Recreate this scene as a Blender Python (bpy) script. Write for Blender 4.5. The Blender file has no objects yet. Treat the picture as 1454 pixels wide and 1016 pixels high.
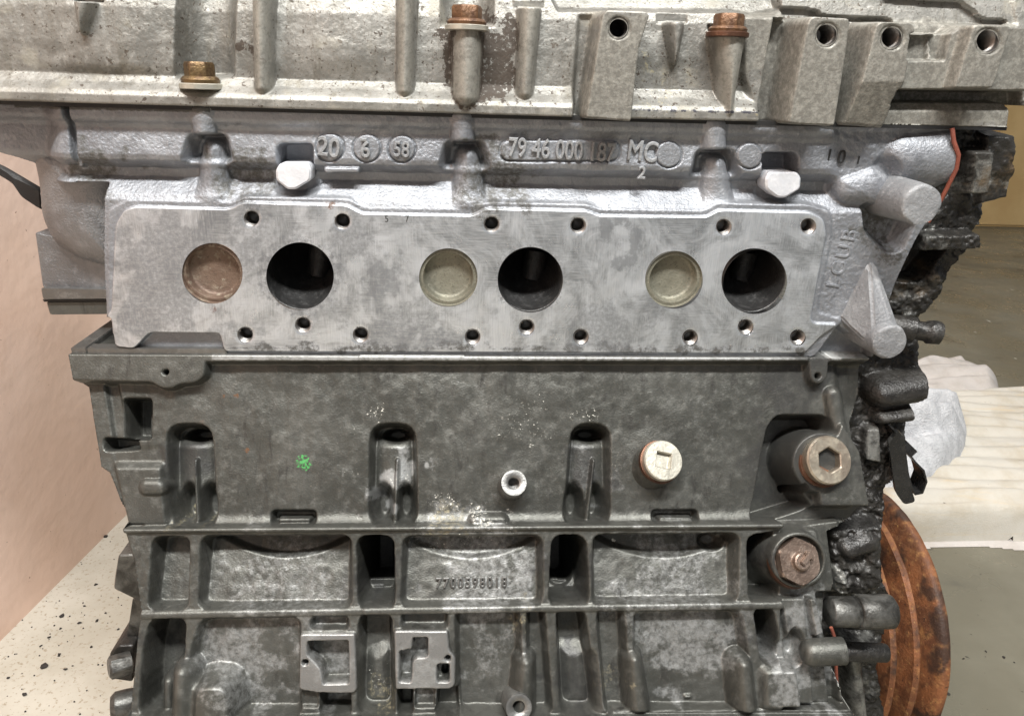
import bpy, bmesh, math, random
import numpy as np
from mathutils import Matrix, Vector

# ------------------------------------------------------------------ camera, light, exposure
S = bpy.context.scene
COL = S.collection
F, PW, PH = 1075.0, 1454.0, 1016.0            # focal length and frame of the photograph in its pixels
pit, yaw, rol = math.radians(20), math.radians(4.7), math.radians(1.9)
fw = np.array([math.sin(yaw) * math.cos(pit), math.cos(yaw) * math.cos(pit), -math.sin(pit)])
rt = np.array([math.cos(yaw), -math.sin(yaw), 0.0])
up = np.cross(rt, fw)
rt, up = rt * math.cos(rol) + up * math.sin(rol), up * math.cos(rol) - rt * math.sin(rol)
def ray(u, v):
    return fw + rt * (u - PW / 2) / F - up * (v - PH / 2) / F
CAM = -ray(727, 395) * 0.4515
cd = bpy.data.cameras.new('camera')
cam = bpy.data.objects.new('camera', cd)
COL.objects.link(cam)
cd.sensor_width = 36.0
cd.lens = 36.0 * F / PW
cd.clip_start = 0.01
cd.clip_end = 100
bk = -fw
cam.matrix_world = Matrix(((rt[0], up[0], bk[0], CAM[0]), (rt[1], up[1], bk[1], CAM[1]),
                           (rt[2], up[2], bk[2], CAM[2]), (0, 0, 0, 1)))
S.camera = cam
w = bpy.data.worlds.new('World')
S.world = w
w.use_nodes = True
w.node_tree.nodes['Background'].inputs[0].default_value = (0.97, 0.98, 1.0, 1)
w.node_tree.nodes['Background'].inputs[1].default_value = 0.26
def area(name, loc, target, sx, sy, power, col):
    l = bpy.data.lights.new(name, 'AREA')
    l.shape = 'RECTANGLE'; l.size = sx; l.size_y = sy; l.energy = power; l.color = col
    o = bpy.data.objects.new(name, l)
    o.location = loc
    o.rotation_euler = (Vector(target) - Vector(loc)).to_track_quat('-Z', 'Y').to_euler()
    COL.objects.link(o)
area('ceiling_and_fill_light', (0.05, -0.90, 1.55), (0, 0, 0), 1.3, 0.14, 80, (1.0, 0.99, 0.96))
area('ceiling_and_fill_light', (-0.05, 0.45, 1.95), (-0.25, 0.25, -0.3), 0.16, 1.3, 23, (1.0, 0.98, 0.94))  # unseen lamp, added to brighten the wall, floor and cover top
S.view_settings.view_transform = 'Standard'
S.view_settings.look = 'None'
S.view_settings.exposure = 0.0
S.view_settings.gamma = 1.0

# ------------------------------------------------------------------ helpers
def at(u, v, y):
    d = ray(u, v)
    return CAM + d * ((y - CAM[1]) / d[1])
def atz(u, v, z):
    d = ray(u, v)
    return CAM + d * ((z - CAM[2]) / d[2])
def proj(X, Y, Z):
    a, b, c = X - CAM[0], Y - CAM[1], Z - CAM[2]
    d = a * fw[0] + b * fw[1] + c * fw[2]
    return (PW / 2 + F * (a * rt[0] + b * rt[1] + c * rt[2]) / d,
            PH / 2 - F * (a * up[0] + b * up[1] + c * up[2]) / d)

def vnoise(x, y, seed=0):
    tab = np.random.RandomState(seed).rand(256, 256)
    ix, iy = np.floor(x).astype(int), np.floor(y).astype(int)
    fx, fy = x - ix, y - iy
    fx, fy = fx * fx * (3 - 2 * fx), fy * fy * (3 - 2 * fy)
    i0, j0, i1, j1 = ix % 256, iy % 256, (ix + 1) % 256, (iy + 1) % 256
    return (tab[i0, j0] * (1 - fx) + tab[i1, j0] * fx) * (1 - fy) + (tab[i0, j1] * (1 - fx) + tab[i1, j1] * fx) * fy
def fbm(x, y, seed=0, o=3):
    r, a, t = 0, 0.5, 0
    for k in range(o):
        r = r + a * vnoise(x * 2 ** k, y * 2 ** k, seed + k); t += a; a *= 0.5
    return r / t                                # 0..1
def sstep(a, b, x):
    t = np.clip((x - a) / (b - a), 0, 1)
    return t * t * (3 - 2 * t)
def rounded(pts, r):
    if r <= 0: return pts
    out, n = [], len(pts)
    for i in range(n):
        p, a, b = np.array(pts[i], float), np.array(pts[i - 1], float), np.array(pts[(i + 1) % n], float)
        la, lb = np.linalg.norm(a - p), np.linalg.norm(b - p)
        q0 = p + (a - p) / la * min(r, la * .5); q1 = p + (b - p) / lb * min(r, lb * .5)
        for t in (0, .25, .5, .75, 1):
            out.append(tuple(q0 * (1 - t) ** 2 + 2 * p * t * (1 - t) + q1 * t * t))
    return out
def sd_poly(x, y, pts):
    d = np.full(x.shape, 1e18); s = np.ones(x.shape, bool); n = len(pts)
    for i in range(n):
        ax, ay = pts[i]; bx, by = pts[i - 1]
        ex, ey = bx - ax, by - ay
        wx, wy = x - ax, y - ay
        t = np.clip((wx * ex + wy * ey) / (ex * ex + ey * ey + 1e-12), 0, 1)
        d = np.minimum(d, (wx - ex * t) ** 2 + (wy - ey * t) ** 2)
        c1, c2, c3 = y >= ay, y < by, ex * wy > ey * wx
        s ^= (c1 & c2 & c3) | (~c1 & ~c2 & ~c3)
    return np.where(s, 1, -1) * np.sqrt(d)
class Shape:
    def __init__(self, box, fn): self.box, self.fn = box, fn
def poly(pts, r=0):
    p = rounded(pts, r)
    xs, ys = [q[0] for q in p], [q[1] for q in p]
    return Shape((min(xs), min(ys), max(xs), max(ys)), lambda x, y: sd_poly(x, y, p))
def rect(x0, y0, x1, y1, r=0):
    return poly([(x0, y0), (x1, y0), (x1, y1), (x0, y1)], r)
def circ(cx, cy, r, ry=None):
    ry = ry or r
    return Shape((cx - r, cy - ry, cx + r, cy + ry), lambda x, y: (np.sqrt(((x - cx) / r) ** 2 + ((y - cy) / ry) ** 2) - 1) * min(r, ry))
def caps(x0, y0, x1, y1, r0, r1=None):
    r1 = r0 if r1 is None else r1
    m = max(r0, r1)
    def fn(x, y):
        ex, ey = x1 - x0, y1 - y0
        t = np.clip(((x - x0) * ex + (y - y0) * ey) / (ex * ex + ey * ey + 1e-9), 0, 1)
        return np.hypot(x - x0 - ex * t, y - y0 - ey * t) - (r0 + (r1 - r0) * t)
    return Shape((min(x0, x1) - m, min(y0, y1) - m, max(x0, x1) + m, max(y0, y1) + m), fn)

class Field:
    """relief of a casting: height in mm towards the viewer over the casting's front surface"""
    def __init__(self, U, V, H): self.U, self.V, self.H, self.A = U, V, H, {}
    def sel(self, sh, m):
        b = sh.box
        k = np.nonzero((self.U > b[0] - m) & (self.U < b[2] + m) & (self.V > b[1] - m) & (self.V < b[3] + m))
        return k, self.U[k], self.V[k]
    def put(self, sh, val, w=4.0, wob=0.0, seed=3):
        k, x, y = self.sel(sh, w + 3)
        if len(x) == 0: return
        d = sh.fn(x, y)
        if wob: d = d + wob * (fbm(x / 9, y / 9, seed) - .5) * 2
        t = 1 - sstep(-w / 2, w / 2, d)
        v = val(x, y, d) if callable(val) else val
        self.H[k] = self.H[k] * (1 - t) + v * t
    def add(self, sh, val, w=4.0):
        k, x, y = self.sel(sh, w + 3)
        if len(x) == 0: return
        d = sh.fn(x, y)
        v = val(x, y, d) if callable(val) else val
        self.H[k] += v * (1 - sstep(-w / 2, w / 2, d))
    def dome(self, sh, root, top, r, k=3.0):
        """rounded boss: half-round section of half-width r px standing on root, smooth union"""
        kk, x, y = self.sel(sh, 10)
        if len(x) == 0: return
        d = np.clip(1 + sh.fn(x, y) / r, 0, 2)
        prof = np.sqrt(np.clip(1 - d * d, 0, 1))
        h = np.where(d < 1, root + (top - root) * prof, root - 40 * (d - 1))
        a = self.H[kk]
        t = np.clip(.5 + .5 * (h - a) / k, 0, 1)
        self.H[kk] = a * (1 - t) + h * t + k * t * (1 - t)
    def mark(self, name, sh, val=1.0, w=20.0):
        A = self.A.setdefault(name, np.zeros(self.U.shape))
        k, x, y = self.sel(sh, w * 1.7 + 3)
        if len(x) == 0: return
        d = sh.fn(x, y)
        if w > 10: d = d + (fbm(x / 22, y / 22, 77, 4) - .5) * w * 2.2
        A[k] = np.maximum(A[k], val * (1 - sstep(-w / 2, w / 2, d)))

ENG = np.array([0.0, 0.09, -0.42])
MATS = {}
def link(name, me, mat, parent=None):
    o = bpy.data.objects.new(name, me)
    if mat is not None and not me.materials: me.materials.append(MATS[mat])
    COL.objects.link(o)
    if parent is not None:
        o.parent = parent
        if parent.type == 'EMPTY': o.matrix_parent_inverse = Matrix.Translation(-Vector(parent.location))
    return o
def tag(o, label=None, cat=None, kind=None, group=None):
    for k, v in (('label', label), ('category', cat), ('kind', kind), ('group', group)):
        if v: o[k] = v
    return o

def relief(name, box, base, step, build, outline, mat, parent, back=0.12, holes=(), tilt=0.0):
    u0, v0, u1, v1 = box
    c = [at(u, v, float(base(np.array([z]))[0])) for u in (u0, u1) for v, z in ((v0, .1), (v1, -.2))]
    xs, zs = [p[0] for p in c], [p[2] for p in c]
    gx = np.arange(min(xs), max(xs), step); gz = np.arange(min(zs), max(zs), step)
    X, Z = np.meshgrid(gx, gz)
    Yb = base(Z)
    U, V = proj(X, Yb, Z)
    fl = Field(U, V, np.zeros(U.shape))
    build(fl)
    H = fl.H
    so = outline(U, V)
    cls = np.zeros(U.shape, np.uint8)
    X2, Z2 = X.copy(), Z.copy()
    gz_, gx_ = np.gradient(so, step)
    gn = np.hypot(gx_, gz_) + 1e-9
    sm = so / gn
    near = np.abs(sm) < .72 * step
    X2[near] -= (sm * gx_ / gn)[near]; Z2[near] -= (sm * gz_ / gn)[near]
    ring = (sm >= .72 * step) & (sm < 2.2 * step)
    X2[ring] -= ((sm - 3e-5) * gx_ / gn)[ring]; Z2[ring] -= ((sm - 3e-5) * gz_ / gn)[ring]
    cls[ring] = 1; cls[sm >= 2.2 * step] = 2
    for (hu, hv, hr) in holes:
        s = np.hypot(U - hu, V - hv) - hr
        k = np.abs(s) < 12
        g1, g0 = np.gradient(s, step); n = np.hypot(g0, g1) + 1e-9; s = s / n
        nr = (np.abs(s) < .72 * step) & (cls == 0)
        X2[nr] -= (s * g0 / n)[nr]; Z2[nr] -= (s * g1 / n)[nr]
        cls[(s <= -.72 * step) & (cls < 2)] = 3
    Y = Yb - H * .001 * math.cos(tilt)
    Z2 = np.where(cls == 1, Z2, Z2 + H * .001 * math.sin(tilt))
    Y[cls == 1] = back
    ny, nx = U.shape
    idx = np.arange(ny * nx).reshape(ny, nx)
    q = np.stack([idx[:-1, :-1], idx[:-1, 1:], idx[1:, 1:], idx[1:, :-1]], -1).reshape(-1, 4)
    cf = cls.ravel()[q]
    keep = ~((cf >= 2).any(1)) & ~((cf == 1).all(1))
    q = q[keep]
    used = np.zeros(ny * nx, bool); used[q.ravel()] = True
    rm = np.cumsum(used) - 1
    q = rm[q]
    co = np.stack([X2, Y, Z2], -1).reshape(-1, 3)[used]
    me = bpy.data.meshes.new(name)
    me.vertices.add(len(co)); me.vertices.foreach_set('co', co.astype(np.float32).ravel())
    me.loops.add(q.size); me.loops.foreach_set('vertex_index', q.astype(np.int32).ravel())
    me.polygons.add(len(q)); me.polygons.foreach_set('loop_start', np.arange(0, q.size, 4, dtype=np.int32))
    me.polygons.foreach_set('use_smooth', np.ones(len(q), bool))
    me.update(calc_edges=True)
    for k, A in fl.A.items():
        at_ = me.attributes.new(k, 'FLOAT', 'POINT')
        at_.data.foreach_set('value', A.ravel()[used].astype(np.float32))
    return link(name, me, mat, parent)

def loft(loops, cap0=True, cap1=True, smooth=True, sharp=35):
    n = len(loops[0])
    vs = [tuple(p) for l in loops for p in l]
    fs = []
    for i in range(len(loops) - 1):
        for j in range(n):
            k = (j + 1) % n
            fs.append((i * n + j, i * n + k, (i + 1) * n + k, (i + 1) * n + j))
    if cap0: fs.append(tuple(range(n - 1, -1, -1)))
    if cap1: fs.append(tuple((len(loops) - 1) * n + j for j in range(n)))
    return vs, fs
def mesh(name, vs, fs, smooth=True, angle=38):
    me = bpy.data.meshes.new(name)
    me.from_pydata([tuple(map(float, v)) for v in vs], [], fs)
    bm = bmesh.new(); bm.from_mesh(me)
    bmesh.ops.recalc_face_normals(bm, faces=bm.faces)
    for f in bm.faces: f.smooth = smooth
    for e in bm.edges:
        if len(e.link_faces) == 2 and e.calc_face_angle(0) > math.radians(angle): e.smooth = False
    bm.to_mesh(me); bm.free(); me.update()
    return me
def spun(profile, n=40, cap0=True, cap1=True):
    """profile: (radius or radius function of angle, height) pairs, metres, axis = local Z"""
    loops = []
    for r, z in profile:
        l = []
        for j in range(n):
            a = 2 * math.pi * j / n
            rr = r(a) if callable(r) else r
            l.append((rr * math.cos(a), rr * math.sin(a), z))
        loops.append(l)
    return loft(loops, cap0, cap1)
def ngon(R, sides, rot=0.0):
    def f(a):
        s = 2 * math.pi / sides
        b = (a - rot) % s - s / 2
        return R * math.cos(s / 2) / math.cos(b)
    return f
def frame(origin, zdir, spin=0.0, xhint=(1, 0, 0)):
    z = Vector(zdir).normalized(); x = Vector(xhint); x = (x - z * x.dot(z)).normalized(); y = z.cross(x)
    m = Matrix(((x[0], y[0], z[0], origin[0]), (x[1], y[1], z[1], origin[1]), (x[2], y[2], z[2], origin[2]), (0, 0, 0, 1)))
    return m @ Matrix.Rotation(spin, 4, 'Z')
def moved(vs, m):
    return [tuple(m @ Vector(v)) for v in vs]
def solid(name, vs, fs, mat, parent, m=None, angle=38, smooth=True):
    return link(name, mesh(name, moved(vs, m) if m else vs, fs, smooth, angle), mat, parent)
def rough_up(vs, amp, sc, seed):
    from mathutils import noise
    return [tuple(Vector(v) + noise.noise_vector(Vector(v) * sc + Vector((seed, seed * 2.3, 0))) * amp) for v in vs]
def prism(pts, y0, y1, bev=.0006):
    """outline given in photograph pixels on the plane y0 (front), drawn straight back to y1, with a small bevel"""
    P = [at(u, v, y0) for u, v in pts]
    cx, cz = sum(p[0] for p in P) / len(P), sum(p[2] for p in P) / len(P)
    def inset(d):
        return [(p[0] + (cx - p[0]) / max(1e-6, math.hypot(cx - p[0], cz - p[2])) * d, p[2] + (cz - p[2]) / max(1e-6, math.hypot(cx - p[0], cz - p[2])) * d) for p in P]
    l = [[(x, y0, z) for x, z in inset(bev)], [(x, y0 + bev, z) for x, z in inset(0)], [(x, y1, z) for x, z in inset(0)]]
    return loft(l, True, True)
def boxmesh(x0, x1, y0, y1, z0, z1, b=.001):
    bm = bmesh.new()
    bmesh.ops.create_cube(bm, size=1, matrix=Matrix.Translation(((x0 + x1) / 2, (y0 + y1) / 2, (z0 + z1) / 2)) @ Matrix.Diagonal((x1 - x0, y1 - y0, z1 - z0, 1)))
    bmesh.ops.bevel(bm, geom=bm.edges[:], offset=b, segments=2, affect='EDGES')
    vs = [tuple(v.co) for v in bm.verts]; bm.verts.index_update(); fs = [tuple(v.index for v in f.verts) for f in bm.faces]
    bm.free()
    return vs, fs
def tube(points, radii, n=20, caps=True):
    P = [Vector(p) for p in points]; loops = []
    ref = Vector((0.13, 0.2, 1)).normalized()
    for i, p in enumerate(P):
        t = (P[min(i + 1, len(P) - 1)] - P[max(i - 1, 0)]).normalized()
        a = t.cross(ref).normalized(); b = t.cross(a)
        r = radii[i] if hasattr(radii, '__len__') else radii
        loops.append([tuple(p + (a * math.cos(2 * math.pi * j / n) + b * math.sin(2 * math.pi * j / n)) * r) for j in range(n)])
    return loft(loops, caps, caps)

# ------------------------------------------------------------------ materials
class NT:
    def __init__(self, name):
        m = bpy.data.materials.new(name); m.use_nodes = True; MATS[name] = m
        self.t = m.node_tree; self.n = self.t.nodes; self.b = self.n['Principled BSDF']
        self.co = self.n.new('ShaderNodeTexCoord').outputs['Object']
    def set(self, sock, v):
        if isinstance(v, bpy.types.NodeSocket): self.t.links.new(v, sock)
        elif isinstance(v, (tuple, list)) and len(v) == 3 and sock.type == 'RGBA': sock.default_value = (*v, 1)
        else: sock.default_value = v
    def noise(self, sc, det=4, ro=.6, dist=0, vec=None, stretch=None, rot=None):
        v = vec or self.co
        if stretch or rot:
            mp = self.n.new('ShaderNodeMapping'); self.set(mp.inputs['Vector'], v)
            if rot: mp.inputs['Rotation'].default_value = rot
            if stretch: mp.inputs['Scale'].default_value = stretch
            v = mp.outputs[0]
        n = self.n.new('ShaderNodeTexNoise')
        self.set(n.inputs['Vector'], v); n.inputs['Scale'].default_value = sc; n.inputs['Detail'].default_value = det
        n.inputs['Roughness'].default_value = ro; n.inputs['Distortion'].default_value = dist
        return n.outputs['Fac']
    def vor(self, sc, feature='F1'):
        n = self.n.new('ShaderNodeTexVoronoi'); n.feature = feature
        self.set(n.inputs['Vector'], self.co); n.inputs['Scale'].default_value = sc
        return n.outputs['Distance']
    def ramp(self, x, a, b, lo=0.0, hi=1.0):
        n = self.n.new('ShaderNodeMapRange'); n.interpolation_type = 'SMOOTHSTEP'
        self.set(n.inputs[0], x)
        for i, q in enumerate((a, b, lo, hi)): n.inputs[i + 1].default_value = q
        return n.outputs[0]
    def mul(self, a, b, op='MULTIPLY'):
        n = self.n.new('ShaderNodeMath'); n.operation = op; n.use_clamp = op == 'ADD'
        self.set(n.inputs[0], a); self.set(n.inputs[1], b)
        return n.outputs[0]
    def mix(self, f, a, b):
        n = self.n.new('ShaderNodeMix'); n.data_type = 'RGBA'
        self.set(n.inputs[0], f); self.set(n.inputs[6], a); self.set(n.inputs[7], b)
        return n.outputs[2]
    def mixf(self, f, a, b):
        n = self.n.new('ShaderNodeMix'); n.data_type = 'FLOAT'
        self.set(n.inputs[0], f); self.set(n.inputs[2], a); self.set(n.inputs[3], b)
        return n.outputs[0]
    def attr(self, name):
        n = self.n.new('ShaderNodeAttribute'); n.attribute_name = name
        return n.outputs['Fac']
    def bump(self, h, strength, dist, prev=None):
        n = self.n.new('ShaderNodeBump'); self.set(n.inputs['Height'], h)
        n.inputs['Strength'].default_value = strength; n.inputs['Distance'].default_value = dist
        if prev is not None: self.set(n.inputs['Normal'], prev)
        return n.outputs[0]
    def out(self, col, rough, metal, nrm=None, spec=None):
        self.set(self.b.inputs['Base Color'], col); self.set(self.b.inputs['Roughness'], rough)
        self.set(self.b.inputs['Metallic'], metal)
        if nrm is not None: self.set(self.b.inputs['Normal'], nrm)
        if spec is not None: self.b.inputs['Specular IOR Level'].default_value = spec

def cast(name, ca, cb, cc, rough=(.38, .6), metal=.75, grain=.5, gsc=900, specks=None, extra=None, machined=None, big=22, streak=None):
    m = NT(name)
    n1 = m.noise(big, 6, .65, .6); n2 = m.noise(160, 5, .7); n3 = m.noise(gsc, 3, .6)
    col = m.mix(m.ramp(n1, .36, .64), ca, cb)
    col = m.mix(m.ramp(n2, .5, .75, 0, .8), col, cc)
    if streak:
        sv = m.noise(1, 5, .65, .4, stretch=(170, 170, 14))
        col = m.mix(m.mul(m.ramp(sv, .50, .72), m.ramp(m.noise(12, 4), .35, .6, .25, 1.0)), col, streak)
    ro = m.ramp(n2, .3, .7, rough[0], rough[1])
    me = metal
    nb = m.bump(m.noise(gsc * .35, 4, .6), grain * .35, .0006)
    nb = m.bump(n3, grain, .0006, nb)
    if machined:
        mk = m.attr('machined')
        mc, br = machined(m)
        col = m.mix(mk, col, mc)
        ro = m.mixf(mk, ro, m.ramp(m.noise(70, 5, .65), .35, .65, .27, .46))
        me = m.mixf(mk, me, .75)
        nb2 = m.bump(br, .3, .00025)
        mx = m.n.new('ShaderNodeMix'); mx.data_type = 'VECTOR'
        m.set(mx.inputs[0], mk); m.set(mx.inputs[4], nb); m.set(mx.inputs[5], nb2); nb = mx.outputs[1]
    if specks:
        for sc, lo, hi, c, amt in specks:
            f = m.mul(m.ramp(m.noise(sc, 3, .55), lo, hi), amt)
            col = m.mix(f, col, c); me = m.mixf(f, me, .1); ro = m.mixf(f, ro, .6)
    for a, sc, lo, hi, c, r_, mt in (extra or []):
        # how strong the stain is raises how much of the noise passes
        f = m.ramp(m.mul(m.noise(sc, 7, .74), m.mul(m.attr(a), .6), 'ADD'), lo, hi)
        f = m.mul(f, m.ramp(m.attr(a), .02, .45))
        col = m.mix(f, col, c); me = m.mixf(f, me, mt); ro = m.mixf(f, ro, r_)
    m.out(col, ro, me, nb)
    return m

def brushed(m):
    arcs = m.noise(26, 5, .6, 1.0)
    st = m.noise(1, 3, .6, .25, stretch=(70, 70, 1500), rot=(0, .25, 0))
    st2 = m.noise(1, 3, .6, .35, stretch=(1300, 90, 90), rot=(0, .55, 0))
    br = m.mixf(m.ramp(arcs, .44, .56), st, st2)
    c = m.mix(m.ramp(m.noise(24, 8, .74, 1.2), .38, .60), (.27, .288, .31), (.58, .615, .66))
    c = m.mix(m.ramp(br, .3, .75, 0, .45), c, (.82, .85, .88))
    return c, br
cast('head_aluminium', (.30, .315, .34), (.22, .23, .25), (.41, .425, .45), grain=.9, gsc=620, machined=brushed, rough=(.44, .60), metal=.6,
     extra=[('dirt', 260, .62, .86, (.10, .10, .095), .55, .3), ('mottle', 420, .66, 1.20, (.23, .243, .262), .42, .7), ('rust', 300, .7, .95, (.10, .05, .025), .7, 0)])
cast('cover_aluminium', (.285, .28, .26), (.17, .167, .152), (.37, .365, .342), streak=(.16, .15, .125), grain=.45, gsc=700, rough=(.40, .58), metal=.5,
     specks=[(420, .63, .69, (.055, .042, .03), .9), (240, .66, .70, (.05, .036, .026), .9), (800, .645, .70, (.09, .075, .055), .85), (1400, .62, .70, (.12, .10, .08), .7), (60, .58, .72, (.27, .255, .21), .6)],
     extra=[('pit', 420, .86, .93, (.045, .034, .025), .7, 0), ('grey', 60, .50, .80, (.30, .292, .26), .5, .4), ('yellow', 200, .75, 1.0, (.46, .39, .20), .65, .1), ('black', 180, .78, .86, (.02, .02, .03), .5, 0), ('grime', 300, .76, 1.05, (.12, .115, .10), .6, .1)])
cast('block_aluminium', (.078, .079, .071), (.112, .113, .103), (.16, .161, .15), grain=.42, gsc=1000, rough=(.35, .54), metal=.62, big=16, streak=(.055, .054, .05),
     specks=[(700, .70, .78, (.05, .04, .03), .7)],
     extra=[('pad', 240, .60, 1.15, (.27, .27, .265), .42, .7), ('pale', 260, .62, 1.0, (.30, .305, .30), .46, .55), ('white', 620, .90, .97, (.74, .73, .66), .8, 0), ('green', 650, .84, .92, (.06, .30, .08), .5, 0), ('yellow', 300, .75, 1.05, (.35, .31, .20), .7, .1), ('rust', 420, .86, .96, (.11, .05, .02), .8, 0), ('blackish', 90, .55, .95, (.035, .035, .033), .38, .1)])
cast('oily_black', (.016, .015, .014), (.03, .028, .025), (.05, .048, .044), grain=.9, gsc=600, rough=(.24, .5), metal=.15, big=50,
     extra=[('bare', 120, .62, .95, (.30, .30, .28), .45, .7), ('brown', 80, .62, .95, (.09, .06, .03), .4, 0)])
cast('elbow_aluminium', (.29, .295, .305), (.21, .215, .225), (.35, .355, .37), grain=.9, gsc=900, rough=(.38, .55), metal=.85)
cast('lug_aluminium', (.74, .76, .80), (.62, .64, .68), (.82, .83, .86), grain=.5, gsc=500, rough=(.35, .5), metal=.3)
cast('boss_aluminium', (.29, .30, .31), (.21, .215, .225), (.38, .39, .40), grain=.9, gsc=600, rough=(.58, .72), metal=.4)
cast('block_letter', (.17, .17, .165), (.13, .13, .125), (.22, .22, .21), grain=.3, gsc=700, rough=(.35, .5), metal=.6)
cast('grimy_metal', (.03, .029, .026), (.13, .13, .122), (.07, .067, .06), grain=.6, gsc=500, rough=(.3, .5), metal=.5, big=60)
cast('block_bright', (.24, .24, .232), (.18, .18, .175), (.32, .32, .31), grain=.35, gsc=700, rough=(.35, .5), metal=.85)
cast('rust', (.24, .092, .035), (.11, .042, .018), (.36, .18, .065), grain=1.0, gsc=520, rough=(.55, .85), metal=.1, big=40,
     specks=[(190, .65, .74, (.36, .20, .07), .8), (32, .52, .62, (.03, .017, .012), .85), (70, .60, .72, (.28, .13, .045), .7), (330, .66, .72, (.03, .014, .01), .8)])
cast('bolt_rust', (.14, .072, .035), (.075, .038, .022), (.25, .155, .085), grain=.7, gsc=700, rough=(.35, .6), metal=.45, big=120)
cast('bolt_gold', (.17, .115, .055), (.085, .05, .028), (.30, .22, .11), grain=.5, gsc=700, rough=(.3, .5), metal=.7, big=160)
cast('zinc', (.50, .485, .42), (.40, .385, .33), (.58, .565, .50), grain=.3, gsc=700, rough=(.32, .5), metal=.6, big=90)
cast('bronze_plug', (.40, .36, .29), (.30, .25, .20), (.48, .43, .34), grain=.35, gsc=700, rough=(.32, .5), metal=.75, big=90)
cast('copper', (.19, .10, .065), (.12, .06, .04), (.27, .16, .11), grain=.3, gsc=800, rough=(.35, .5), metal=.8)
cast('brown_plug', (.25, .19, .155), (.17, .125, .10), (.34, .28, .235), grain=.6, gsc=700, rough=(.3, .5), metal=.75, big=90)
cast('brass_cup', (.23, .222, .175), (.17, .165, .13), (.32, .31, .25), grain=.6, gsc=700, rough=(.45, .62), metal=.45, big=70, specks=[(700, .56, .68, (.09, .088, .062), .8), (160, .58, .70, (.14, .13, .10), .7)])
cast('rusty_cup', (.17, .12, .09), (.12, .08, .06), (.30, .25, .19), grain=.7, gsc=700, rough=(.45, .62), metal=.35, big=60, specks=[(220, .58, .68, (.27, .235, .18), .7), (700, .6, .68, (.05, .035, .025), .7)])
cast('bore_dark', (.05, .05, .05), (.03, .03, .03), (.10, .10, .10), grain=.8, gsc=600, rough=(.3, .6), metal=.5)
cast('thread_metal', (.30, .29, .28), (.22, .21, .20), (.36, .35, .34), grain=.2, gsc=600, rough=(.3, .45), metal=.9)
cast('gasket_red', (.22, .06, .035), (.16, .045, .03), (.30, .10, .06), grain=.4, gsc=500, rough=(.5, .7), metal=0)
cast('black_paint', (.012, .012, .012), (.02, .02, .02), (.03, .03, .03), grain=.15, gsc=300, rough=(.18, .35), metal=0)
cast('rubber', (.012, .012, .013), (.018, .018, .018), (.025, .025, .025), grain=.3, gsc=300, rough=(.4, .6), metal=0)

m = NT('pink_paint')
c = m.mix(m.ramp(m.noise(5, 5, .6), .35, .7), (.72, .51, .40), (.78, .59, .485))
c = m.mix(m.ramp(m.noise(2.2, 3, .5), .45, .65, 0, .6), c, (.77, .57, .48))
c = m.mix(m.ramp(m.noise(150, 4, .6), .70, .74), c, (.16, .09, .05))
c = m.mix(m.ramp(m.noise(28, 3, .5), .72, .75), c, (.78, .70, .60))
c = m.mix(m.ramp(m.noise(9, 6, .7, .5), .56, .72, 0, .5), c, (.64, .44, .33))
m.out(c, m.ramp(m.noise(20, 3), .3, .7, .32, .5), 0, m.bump(m.noise(9, 4, .6), .5, .006, m.bump(m.noise(300, 3), .15, .0006)))
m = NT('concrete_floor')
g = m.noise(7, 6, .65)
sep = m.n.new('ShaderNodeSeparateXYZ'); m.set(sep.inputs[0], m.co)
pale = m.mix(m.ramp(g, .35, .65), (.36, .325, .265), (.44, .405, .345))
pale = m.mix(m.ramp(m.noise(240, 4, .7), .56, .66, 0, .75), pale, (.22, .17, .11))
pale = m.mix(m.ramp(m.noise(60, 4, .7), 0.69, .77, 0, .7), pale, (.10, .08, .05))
dimmed = m.mix(m.ramp(m.noise(3, 6, .6), .35, .65), (.13, .12, .088), (.19, .18, .14))  # same floor to the right, its dimmer light put into a darker colour
dimmed = m.mix(m.ramp(m.noise(14, 4, .6), .62, .70, 0, .7), dimmed, (.055, .05, .04))
dimmed = m.mix(m.ramp(m.noise(90, 3, .6), .70, .74, 0, .9), dimmed, (.03, .025, .02))
dimmed = m.mix(m.ramp(m.noise(5, 5, .6, 1.0), .58, .70, 0, .6), dimmed, (.08, .075, .06))
dimmed = m.mix(m.ramp(m.noise(1, 3, .5, stretch=(60, 18, 60), rot=(0, 0, .4)), .74, .76), dimmed, (.5, .48, .42))
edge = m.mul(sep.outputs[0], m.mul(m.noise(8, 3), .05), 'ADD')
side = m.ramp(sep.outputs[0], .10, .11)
m.out(m.mix(side, pale, dimmed), m.mixf(side, .6, m.ramp(m.noise(9, 4), .3, .7, .22, .42)), 0, m.bump(m.noise(120, 4), .25, .001))
m = NT('cardboard')
m.out(m.mix(m.ramp(m.noise(4, 5, .6), .35, .65), (.50, .34, .15), (.58, .42, .20)), .8, 0, m.bump(m.noise(1, 2, .5, stretch=(20, 20, 400)), .3, .002))
m = NT('terry_white')
m.out(m.mix(m.ramp(m.noise(60, 5, .7), .35, .7), (.66, .67, .69), (.47, .48, .50)), .95, 0, m.bump(m.noise(420, 3, .7), 1.0, .004))
m = NT('rag_cream')
c = m.mix(m.ramp(m.noise(14, 5, .65), .4, .7), (.50, .475, .42), (.42, .375, .30))
c = m.mix(m.ramp(m.noise(1, 4, .6, .3, stretch=(9, 9, 200)), .55, .75, 0, .55), c, (.55, .42, .24))
c = m.mix(m.ramp(m.noise(55, 3, .6), .70, .76), c, (.08, .06, .04))
m.out(c, .95, 0, m.bump(m.noise(700, 2), .6, .001))
m = NT('rag_plain')
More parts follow.
